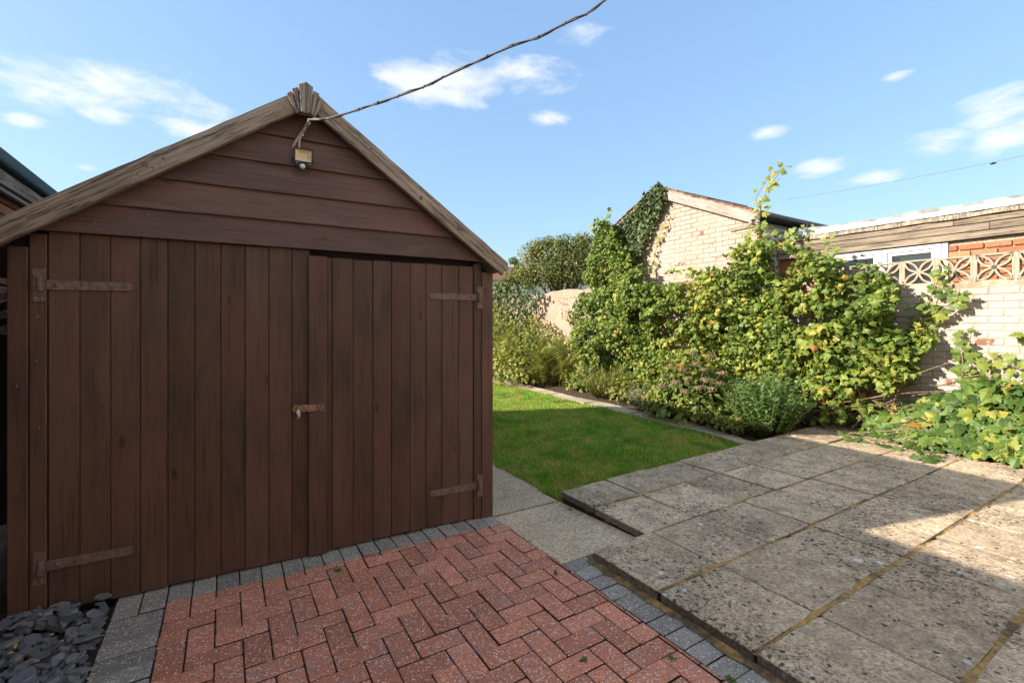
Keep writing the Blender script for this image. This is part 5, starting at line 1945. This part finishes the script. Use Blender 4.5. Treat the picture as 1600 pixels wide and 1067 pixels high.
sp_list = [([wpt(1188, 372, 6.6), wpt(1186, 335, 6.6), wpt(1197, 300, 6.6), wpt(1212, 278, 6.6), wpt(1226, 260, 6.58)], 16, 0.10, 0.55),
           ([wpt(1190, 330, 6.6), wpt(1180, 312, 6.6), wpt(1195, 285, 6.6), wpt(1205, 268, 6.58)], 8, 0.09, 0.75),
           ([wpt(940, 430, 6.4), wpt(936, 380, 6.4), wpt(948, 345, 6.42), wpt(952, 328, 6.42)], 22, 0.10, 0.4),
           ([wpt(960, 430, 6.45), wpt(930, 370, 6.45), wpt(925, 348, 6.45)], 16, 0.10, 0.4),
           ([wpt(1018, 425, 6.72), wpt(1028, 375, 6.72), wpt(1044, 338, 6.72)], 18, 0.075, 0.6),
           ([wpt(1002, 410, 6.72), wpt(1020, 345, 6.72), wpt(1036, 310, 6.72)], 22, 0.08, 0.6),
           ([wpt(1140, 410, 6.6), wpt(1170, 375, 6.62), wpt(1180, 345, 6.66)], 9, 0.11, 0.5),
           ([wpt(1225, 385, 6.6), wpt(1195, 360, 6.7), wpt(1180, 355, 6.7)], 9, 0.10, 0.5),
           ([wpt(1070, 445, 6.5), wpt(1090, 438, 6.6), wpt(1130, 436, 6.62)], 9, 0.10, 0.5),
           ([wpt(1260, 395, 6.5), wpt(1255, 370, 6.6), wpt(1262, 350, 6.62)], 7, 0.09, 0.5),
           ([wpt(1310, 405, 6.5), wpt(1300, 385, 6.6), wpt(1292, 368, 6.62)], 7, 0.09, 0.5),
           ([wpt(1240, 400, 6.45), wpt(1228, 372, 6.5), wpt(1246, 358, 6.5)], 8, 0.10, 0.5),
           ([wpt(1410, 590, 6.6), wpt(1425, 545, 6.6), wpt(1438, 510, 6.6), wpt(1452, 470, 6.6), wpt(1466, 436, 6.6), wpt(1470, 415, 6.6)], 22, 0.115, 0.35),
           ([wpt(1440, 520, 6.58), wpt(1465, 490, 6.56), wpt(1490, 470, 6.55), wpt(1500, 455, 6.55)], 12, 0.125, 0.3),
           ([wpt(1435, 530, 6.58), wpt(1440, 500, 6.56), wpt(1428, 482, 6.55)], 6, 0.12, 0.35),
           ([wpt(1404, 575, 6.58), wpt(1432, 540, 6.5), wpt(1445, 520, 6.5)], 10, 0.12, 0.45),
           ([wpt(1502, 600, 6.55), wpt(1505, 570, 6.56), wpt(1502, 545, 6.58), wpt(1506, 515, 6.6)], 10, 0.12, 0.35),
           ([wpt(1504, 590, 6.55), wpt(1535, 585, 6.55), wpt(1570, 600, 6.5)], 5, 0.11, 0.35),
           ([wpt(1625, 540, 6.6), wpt(1605, 525, 6.6), wpt(1595, 520, 6.6)], 4, 0.12, 0.3),
           ([wpt(1530, 565, 6.55), wpt(1560, 560, 6.55), wpt(1590, 575, 6.5), wpt(1620, 580, 6.5)], 9, 0.12, 0.5)]
for pts, n_, sz_, rm_ in sp_list:
    n_ = int(n_ * 1.6)
    L_, st_ = shoot(pts, n_, sz_, rm_)
    sets.append(L_)
    stems.append(st_)
# woody stems rising behind the leaves
for k in range(46):
    q = random.uniform(2.5, 6.2)
    p_ = WPF - 0.05 - random.random() * 0.25
    pts = [PF(p_, q, 0.0)]
    z = 0
    while z < random.uniform(0.5, 1.7):
        z += random.uniform(0.12, 0.25)
        q += random.gauss(0, 0.10)
        p_ = min(WPF - 0.03, p_ + random.gauss(0, 0.05))
        pts.append(PF(p_, q, z))
    if len(pts) > 1:
        stems.append((pts, [random.uniform(0.006, 0.014)] * (len(pts) - 1) + [0.004]))
for k in range(20):                                   # tangle of bare canes low down by the patio
    a = wpt(random.uniform(1255, 1420), random.uniform(600, 665), random.uniform(6.2, 6.6))
    b = wpt(random.uniform(1280, 1520), random.uniform(540, 640), random.uniform(6.3, 6.62))
    m_ = a.lerp(b, 0.5) + Vector((random.gauss(0, .12), random.gauss(0, .12), random.gauss(0.0, .1)))
    pts = [a * (1 - u) ** 2 + m_ * 2 * u * (1 - u) + b * u ** 2 for u in np.linspace(0, 1, 7)]
    stems.append((pts, [0.004] * 6 + [0.002]))
vset = cat(sets)
foliage(vine, GRAPE, *vset, 'vine_leaf', ORG[vine.name], 290, curl=0.6 + 1.2 * RNG.random(len(vset[0])))
scatter('foliage', GRAPE_S, *foliage_small, 'vine_leaf', vine, ORG[vine.name], 'stuff', 0.4 + 1.6 * RNG.random(len(foliage_small[0])))
tubes('stems', stems, 'bark', vine, 5, ORG[vine.name])['kind'] = 'stuff'

# --- vine sprawling over the patio edge --------------------------------------------------
sprawl = empty('ground_vine', PF(6.2, 1.2, 0), 'bright green vine sprawling on the ground over the patio edge', 'vine')
n_ = 6200
q = RNG.uniform(-1.4, 2.45, n_)
u = RNG.random(n_)
lump = vnoise(q, u, 61, 2.6)
taper = np.clip((2.5 - q) / 0.9, 0.25, 1)
front = 5.88 + 0.14 * vnoise(q, q * 0, 62, 2.5) + 0.33 * np.clip((q - 1.75) / 0.6, 0, 1)
p_ = front + (6.6 - front) * u ** 0.9
ztop = 0.12 + (0.62 * np.sin(np.clip(u * 1.25, 0, 1) * math.pi / 2)) * (0.62 + 0.5 * lump) * taper
z = 0.075 + ztop * (1 - 0.75 * RNG.random(n_) ** 2.0)
k = vnoise(q * 2, u * 3, 63, 3) > 0.20
q, u, p_, z = q[k], u[k], p_[k], z[k]
m = len(q)
nr = -NP1[None] * (1.0 - u)[:, None] * 1.2 + UPV[None] * (0.55 + 0.6 * u)[:, None] - 0.3 * NP1[None] + RNG.normal(0, 0.62, (m, 3))
ax = -NP1[None] * 0.6 - UPV[None] * 0.5 + RNG.normal(0, 0.6, (m, 3))
sset = [(pfn(p_, q, z), nr, ax, np.clip(RNG.normal(0.085, 0.026, m), 0.04, 0.16), np.clip(RNG.normal(0.40, 0.26, m), 0, 1))]
gst = []
for pts, k_ in (([onz(1412, 700, .09), onz(1380, 689, .10), onz(1345, 684, .10), onz(1316, 678, .12)], 13), ([onz(1420, 690, .1), onz(1400, 672, .16), onz(1382, 655, .22)], 8),
                ([onz(1470, 712, .09), onz(1440, 712, .10), onz(1425, 707, .10)], 7)):
    L_, st_ = shoot(pts, k_, 0.115, 0.3, 0.05, (-0.3, -0.5, 0.8))
    sset.append(L_)
    gst.append(st_)
for k_ in range(40):
    qa = random.uniform(-1, 2.4)
    pts = [PF(6.5, qa, 0.5), PF(6.3, qa + random.gauss(0, .2), 0.45), PF(6.1, qa + random.gauss(0, .25), 0.25), PF(5.95, qa + random.gauss(0, .25), 0.1)]
    gst.append((pts, 0.006))
sset = cat(sset)
foliage(sprawl, GRAPE, *sset, 'sprawl_leaf', ORG[sprawl.name], 290, curl=0.6 + 1.1 * RNG.random(len(sset[0])))
tubes('stems', gst, 'bark', sprawl, 5, ORG[sprawl.name])['kind'] = 'stuff'

# --- ivy on the gable and on the far wall -----------------------------------------------
ivy = empty('gable_ivy', PF(6.7, 6.6, 0), 'dark ivy hugging the left slope of the garage gable', 'ivy')
i1 = wall_leaves([(1028, 286), (1042, 292), (1040, 318), (1022, 350), (1006, 385), (992, 425), (925, 440), (922, 395), (945, 372), (985, 335), (1010, 305)], 6.7, 3600, (0.05, 0.16), (0.066, 0.014), 31, 0.05, 6.74, 0.4, 0.2)
foliage(ivy, IVY, *i1, 'ivy_leaf', ORG[ivy.name], 200)
tubes('stems', [([wpt(960 + 14 * k, 430, 6.74), wpt(975 + 10 * k, 380, 6.74), wpt(1000 + 6 * k, 330 + 8 * k, 6.74)], 0.012) for k in range(4)], 'bark', ivy, 5)
ivf = empty('wall_ivy', PF(6.6, 11, 0), 'dark ivy mounded over the far end of the rendered wall', 'ivy')
i2 = wall_leaves([(640, 430), (690, 440), (768, 445), (800, 440), (830, 446), (848, 460), (836, 485), (820, 520), (800, 560), (640, 600)], 6.45, 9000, (0.1, 0.55), (0.09, 0.02), 41, 0.05, 6.66, 0.5, 0.22)
foliage(ivf, IVY, *i2, 'ivy_leaf', ORG[ivf.name], 120)
i3 = empty('wall_creeper', PF(6.6, 9, 0), 'yellow-green creeper hanging on the tan rendered wall', 'creeper')
s3 = wall_leaves([(775, 470), (812, 500), (838, 492), (856, 505), (872, 520), (880, 555), (905, 560), (895, 600), (770, 600), (765, 520)], 6.4, 3000, (0.12, 0.5), (0.085, 0.02), 45, 0.25, 6.66, 0.5, 0.2)
foliage(i3, SMALL, *s3, 'shrub_leaf', ORG[i3.name], 160)
sap = empty('dry_sapling', wpt(878, 480, 6.6), 'withered seedling with red-brown leaves on top of the rendered wall', 'plant')
L_, st_ = shoot([wpt(878, 496, 6.62), wpt(879, 480, 6.6), wpt(881, 462, 6.6)], 30, 0.10, 0.5, 0.16)
leaf_parts('leaf', NARROW, *L_, 'dry_leaf_red', sap)
tubes('stem', [st_], 'bark', sap, 5)


# --- bushes -------------------------------------------------------------------------------
def bush(name, base, rx, ry, h, n, T, size, mat, label, cat_, seed, n_parts=0, rm=0.45, rs=0.2, up=0.35, axup=0.0, jit=0.45, nstem=14, stem='green_stem', group=None, low=0.05):
    r_ = np.random.default_rng(seed)
    base = np.array(base)
    th = r_.random(n) * 2 * math.pi
    cz = r_.random(n) ** 0.8
    sr = np.sqrt(np.clip(1 - (cz * 0.98) ** 2, 0, 1))
    d = np.stack([np.cos(th) * sr, np.sin(th) * sr, cz], 1)
    lump = 0.70 + 0.38 * vnoise(th * 1.3, cz * 2.2, seed, 1.4) + 0.18 * vnoise(th * 3, cz * 5, seed + 1, 1.7)
    rad = lump * (1 - 0.62 * r_.random(n) ** 1.9)
    pos = base[None] + d * rad[:, None] * np.array([rx, ry, h])[None] + np.array([0, 0, low])[None]
    nr = d * np.array([1, 1, 0.8])[None] + up * UPV[None] + r_.normal(0, jit, (n, 3))
    ax = d * 0.7 + (axup - 0.35) * UPV[None] + r_.normal(0, 0.5, (n, 3))
    sz = np.clip(r_.normal(size, size * 0.22, n), size * 0.4, size * 1.7)
    rn = np.clip(r_.normal(rm, rs, n), 0, 1)
    o = empty(name, tuple(base), label, cat_, group)
    foliage(o, T, pos, nr, ax, sz, rn, mat, tuple(base), n_parts)
    ln = []
    for k in range(nstem):
        a = random.uniform(0, 6.28)
        e_ = Vector((math.cos(a) * rx * random.uniform(.2, .8), math.sin(a) * ry * random.uniform(.2, .8), h * random.uniform(0.5, 0.9)))
        b_ = Vector(base)
        ln.append(([b_ + Vector((e_.x * .1, e_.y * .1, -0.05)), b_ + Vector((e_.x * .5, e_.y * .5, e_.z * .55)), b_ + e_], [0.008, 0.006, 0.003]))
    tubes('stems', ln, stem, o, 5, tuple(base))['kind'] = 'stuff'
    return o


def upright(name, base, rad, h, nst, per, T, size, mat, label, cat_, seed, lean=0.35, rm=0.5, n_parts=0, axup=0.9):
    """plant of many leafy stems leaning outward from the base"""
    r_ = random.Random(seed)
    base = Vector(base)
    o = empty(name, base, label, cat_)
    P, Nn, A, Z, Rn, ln = [], [], [], [], [], []
    for k in range(nst):
        a = r_.uniform(0, 6.28)
        rr = rad * math.sqrt(r_.random())
        foot = base + Vector((math.cos(a) * rr * 0.35, math.sin(a) * rr * 0.35, 0))
        hh = h * r_.uniform(0.65, 1.0) * (1 - 0.35 * (rr / rad) ** 2)
        tip = base + Vector((math.cos(a) * rr, math.sin(a) * rr, hh))
        mid = foot.lerp(tip, 0.5) + Vector((0, 0, hh * 0.08))
        ln.append(([foot - Vector((0, 0, .03)), mid, tip], [0.004, 0.003, 0.0015]))
        for j in range(per):
            u = 0.12 + 0.88 * (j + r_.random()) / per
            pt = foot * (1 - u) ** 2 + mid * 2 * u * (1 - u) + tip * u ** 2
            b = r_.uniform(0, 6.28)
            od = Vector((math.cos(b), math.sin(b), 0))
            P.append(pt)
            A.append(od * 1.0 + Vector((0, 0, axup + r_.gauss(0, .25))))
            Nn.append(-od * 0.7 + Vector((r_.gauss(0, .3), r_.gauss(0, .3), 1.0)))
            Z.append(size * r_.uniform(.6, 1.3))
            Rn.append(min(1, max(0, r_.gauss(rm, .2))))
    foliage(o, T, np.array(P), np.array(Nn), np.array(A), np.array(Z), np.array(Rn), mat, tuple(base), n_parts)
    tubes('stems', ln, 'green_stem', o, 4, tuple(base))['kind'] = 'stuff'
    return o


def gpt(x, y):
    return tuple(onz(x, y, 0.0))


upright('spurge_bush', gpt(1197, 679), 0.52, 0.80, 190, 30, T_oval(0.4, 0.06, 0.2), 0.062, 'spurge_leaf', 'dense dark green bush with fine narrow leaves beside the patio corner', 'bush', 71, n_parts=250, axup=0.5)
hb = gpt(1083, 652)
hy = bush('hydrangea', hb, 0.62, 0.5, 0.86, 1500, SMALL, 0.105, 'hydrangea_leaf', 'hydrangea with faded pinkish flower heads and yellowing leaves', 'bush', 72, 280, rm=0.5, rs=0.22)
hbv = Vector(hb)
for k, (x, y, d_) in enumerate(((1040, 588, 6.1), (1066, 578, 6.0), (1092, 606, 5.85), (1103, 594, 5.9), (1056, 598, 5.95), (1088, 569, 6.15), (1112, 610, 5.85), (1128, 584, 6.05), (1075, 592, 5.9), (1110, 558, 6.3), (1034, 604, 6.0), (1048, 572, 6.2), (1122, 600, 5.9), (1070, 612, 5.85), (1100, 578, 6.0), (1082, 552, 6.3))):
    c = ray(x, y, d_)
    n_ = 110
    dd = unit(RNG.normal(0, 1, (n_, 3)))
    dd[:, 2] = np.abs(dd[:, 2]) * 0.8 - 0.15
    hs_ = random.uniform(0.6, 1.0)
    ps = np.array(c)[None] + dd * np.array([0.085, 0.085, 0.06])[None] * hs_ * (0.6 + 0.4 * RNG.random(n_))[:, None]
    o = scatter('flower_head', SMALL, ps, dd + RNG.normal(0, .3, (n_, 3)), RNG.normal(0, 1, (n_, 3)), np.full(n_, 0.026), RNG.random(n_), 'flower_head', hy, tuple(c), None)
    tubes('flower_stem', [([hbv + Vector((0, 0, 0.1)), c.lerp(hbv, 0.4) + Vector((0, 0, .1)), c], 0.004)], 'green_stem', hy, 4)
upright('grey_herb', gpt(1012, 640), 0.42, 0.42, 70, 16, NARROW, 0.06, 'grey_leaf', 'low grey-green herb leaning over the edging stones', 'plant', 73, axup=0.4)
upright('lavender', gpt(950, 620), 0.62, 0.55, 190, 12, BLADE, 0.10, 'lavender_leaf', 'yellow-green tuft of thin upright stems beside the edging', 'plant', 74, axup=1.6)
bush('broadleaf_shrub', gpt(925, 610), 0.45, 0.45, 0.75, 800, SMALL, 0.10, 'hydrangea_leaf', 'leafy green shrub low in front of the rendered wall', 'shrub', 75, 60, rm=0.35)
upright('fern', gpt(882, 603), 0.75, 0.95, 60, 3, FERN, 0.42, 'shrub_leaf', 'yellow-green fern with arching fronds below the rendered wall', 'fern', 76, rm=0.45, axup=0.9)
bush('yellow_shrub', gpt(822, 598), 0.9, 0.7, 1.05, 2300, SMALL, 0.085, 'shrub_leaf', 'large yellow-green shrub spreading at the far end of the lawn', 'shrub', 77, 60, rm=0.55)
bush('golden_shrub', gpt(775, 590), 0.7, 0.6, 1.45, 1700, SMALL, 0.085, 'shrub_leaf', 'tall golden-green shrub beside the far corner of the shed', 'shrub', 78, 60, rm=0.6)
upright('drooping_fern', gpt(852, 601), 0.6, 0.6, 40, 3, FERN, 0.36, 'lavender_leaf', 'low golden fern drooping over the far edging stones', 'fern', 79, rm=0.7, axup=0.6)
bush('low_bed_plant', gpt(1130, 668), 0.32, 0.26, 0.26, 420, SMALL, 0.06, 'hydrangea_leaf', 'low patch of small green leaves at the foot of the hydrangea', 'plant', 80, 40, rm=0.45)
bush('bed_seedling', gpt(1150, 676), 0.26, 0.14, 0.12, 240, T_blade(0.2), 0.07, 'lavender_leaf', 'yellowish grass tuft at the end of the edging stones', 'plant', 81, rm=0.5, axup=0.8)

for i, (x, y, w_, h_, sd_, mt_, lab) in enumerate(((985, 628, 0.36, 0.36, 82, 'lavender_leaf', 'low yellowish herb between the thin-stemmed tuft and the grey herb'), (1040, 648, 0.34, 0.42, 83, 'hydrangea_leaf', 'broad-leaved plant between the grey herb and the hydrangea'),
                                                  (905, 607, 0.40, 0.40, 84, 'lavender_leaf', 'low leafy clump between the fern and the thin-stemmed tuft'), (1000, 612, 0.5, 0.75, 85, 'vine_leaf', 'leafy climber base behind the grey herb'),
                                                  (960, 600, 0.55, 0.70, 86, 'hydrangea_leaf', 'bushy green plant behind the thin-stemmed tuft'), (1150, 655, 0.40, 0.62, 87, 'hydrangea_leaf', 'yellow-leaved shrub squeezed between hydrangea and dark green bush'))):
    bush('bed_plant', gpt(x, y), w_, w_ * 0.8, h_, 620, SMALL, 0.075, mt_, lab, 'plant', sd_, 30, rm=0.5, rs=0.22, jit=0.6)

# --- tree behind the wall --------------------------------------------------------------------
def tree(name, base, trunk_h, clumps, n, size, label, seed):
    r_ = np.random.default_rng(seed)
    base = Vector(base)
    o = empty(name, base, label, 'tree')
    P, D, ln = [], [], []
    fork = base + Vector((0.05, 0, trunk_h))
    ln.append(([base + Vector((0, 0, -0.2)), base + Vector((0.03, 0, trunk_h * 0.5)), fork], [0.11, 0.09, 0.07]))
    for (cx_, cy_, cz_, rr) in clumps:
        c = Vector((cx_, cy_, cz_))
        ln.append(([fork, fork.lerp(c, 0.5) + Vector((0, 0, -0.1)), c, c + Vector((r_.normal(0, .1), 0, rr * 0.7))], [0.06, 0.04, 0.02, 0.006]))
        for j in range(7):
            e_ = c + Vector(tuple(unit(r_.normal(0, 1, 3)))) * rr * 0.9
            ln.append(([c, c.lerp(e_, 0.5) + Vector((0, 0, 0.04)), e_], [0.014, 0.009, 0.003]))
        k = int(n * rr ** 2)
        dd = unit(r_.normal(0, 1, (k, 3)))
        rad = rr * (0.25 + 0.85 * r_.random(k) ** 0.6)
        P.append(np.array(c)[None] + dd * rad[:, None] * np.array([1.1, 1.0, 0.85])[None])
        D.append(dd)
    P, D = np.concatenate(P), np.concatenate(D)
    m = len(P)
    foliage(o, OVAL, P, D + 0.5 * UPV[None] + r_.normal(0, .5, (m, 3)), D - 0.2 * UPV[None] + r_.normal(0, .6, (m, 3)), np.clip(r_.normal(size, size * .25, m), size * .4, size * 2),
            np.clip(r_.normal(0.45, .22, m), 0, 1), 'tree_leaf', tuple(base), 0, name='crown')
    tubes('trunk', ln[:1], 'bark', o, 8, tuple(base))
    tubes('limbs', ln[1:], 'bark', o, 5, tuple(base))['kind'] = 'stuff'
    return o


def rc(x, y, d, rpx):
    v = ray(x, y, d)
    return (v.x, v.y, v.z, rpx / FPX * d)


tree('garden_tree', (1.55, 15.2, -0.1), 2.0, [rc(868, 400, 15, 26), rc(835, 398, 15.3, 22), rc(900, 392, 15, 26), rc(860, 425, 14.8, 30), rc(895, 425, 14.8, 30), rc(925, 405, 15, 28), rc(828, 425, 15, 22),
      rc(842, 385, 15.2, 15), rc(880, 380, 15, 16), rc(912, 375, 15, 15), rc(930, 385, 15, 18), rc(858, 380, 15.2, 12)], 3600, 0.095, 'bushy dull green tree rising behind the garden wall', 91)
tree('small_tree', (0.15, 18, -0.1), 1.5, [rc(805, 432, 18, 16), rc(825, 438, 18, 16), rc(803, 408, 18, 7), rc(790, 448, 18, 14), rc(812, 418, 18, 8)], 7000, 0.09, 'small green tree beyond the far wall beside the shed eave', 92)

# --- small things on the ground ----------------------------------------------------------------
weeds = [(995, 905, 0), (912, 1031, 0.0), (1051, 1027, 0), (529, 891, 0.0), (867, 895, 0), (1143, 1061, 0.0), (934, 777, -0.03), (945, 790, -0.03), (970, 815, -0.02)]
for i, (x, y, z) in enumerate(weeds):
    b = onz(x, y, z)
    n_ = 14
    a = RNG.random(n_) * 6.28
    ax = np.stack([np.cos(a), np.sin(a), 0.5 + 0.8 * RNG.random(n_)], 1)
    o = scatter('weed', OVAL if i % 2 else BLADE, np.array(b)[None] + RNG.normal(0, .004, (n_, 3)) * np.array([1, 1, 0.1])[None], np.tile(UPV, (n_, 1)) + RNG.normal(0, .3, (n_, 3)), ax,
                np.full(n_, 0.022 if i % 2 else 0.032), 0.3 + 0.4 * RNG.random(n_), 'sprawl_leaf', None, tuple(b), None)
    tag(o, 'tiny green weed growing in a joint of the block paving' if z == 0 else 'tiny green weed at the foot of the patio step', 'weed', 'weeds in the paving joints' if z == 0 else 'weeds below the patio step')
fl_mesh = [mesh('fallen_leaf', [tuple(v * (0.028, 0.034, 0.02)) for v in OVAL[0]], [tuple(int(i) for i in f) for f in OVAL[1]], m_) for m_ in ('dry_leaf_yellow', 'dry_leaf_tan')]
for i, (x, y, z, k, lab) in enumerate(((23, 1014, .05, 0, 'a'), (38, 1022, .05, 0, 'a'), (131, 1000, .05, 0, 'a'), (151, 995, .05, 0, 'a'), (85, 992, .05, 1, 'b'), (135, 1058, 0.03, 1, 'b'), (60, 958, .08, 1, 'b'), (10, 1020, .05, 1, 'b'))):
    o = put('fallen_leaf', fl_mesh[k], None, onz(x, y, z), (random.gauss(0, .3), random.gauss(0, .3), random.uniform(0, 6)))
    tag(o, 'small bright yellow fallen leaf on the slate chippings' if lab == 'a' else 'small curled tan fallen leaf on the slate chippings', 'leaf', 'yellow leaves on the slate' if lab == 'a' else 'tan leaves on the slate')
fm2 = mesh('fallen_leaf', [tuple(v * (0.05, 0.06, 0.05)) for v in OVAL[0]], [tuple(int(i) for i in f) for f in OVAL[1]], 'dry_leaf_red')
tag(put('fallen_leaf', fm2, None, onz(895, 797, -0.02), (0.2, 0.1, 1.0)), 'dry red-brown leaf on the concrete slab below the patio step', 'leaf')
# dry leaf litter at the foot of the vine
n_ = 420
lq = RNG.uniform(0.6, 3.4, n_)
lp = 6.62 - np.abs(RNG.normal(0, 0.42, n_))
lz = np.where(lp < 6.55, PZ + 0.004, PZ + 0.01)
k = (lp > 4.6) & (lq < 2.8)
lo = scatter('leaf_litter', SMALL, pfn(lp[k], lq[k], lz[k]), UPV[None] + RNG.normal(0, .3, (k.sum(), 3)), RNG.normal(0, 1, (k.sum(), 3)), RNG.uniform(0.015, 0.05, k.sum()), RNG.random(k.sum()), 'flower_head', None, (0, 0, 0), 'stuff')
tag(lo, 'dry brown leaf litter strewn on the patio below the vine', 'leaves')
print('objects', len(bpy.data.objects))
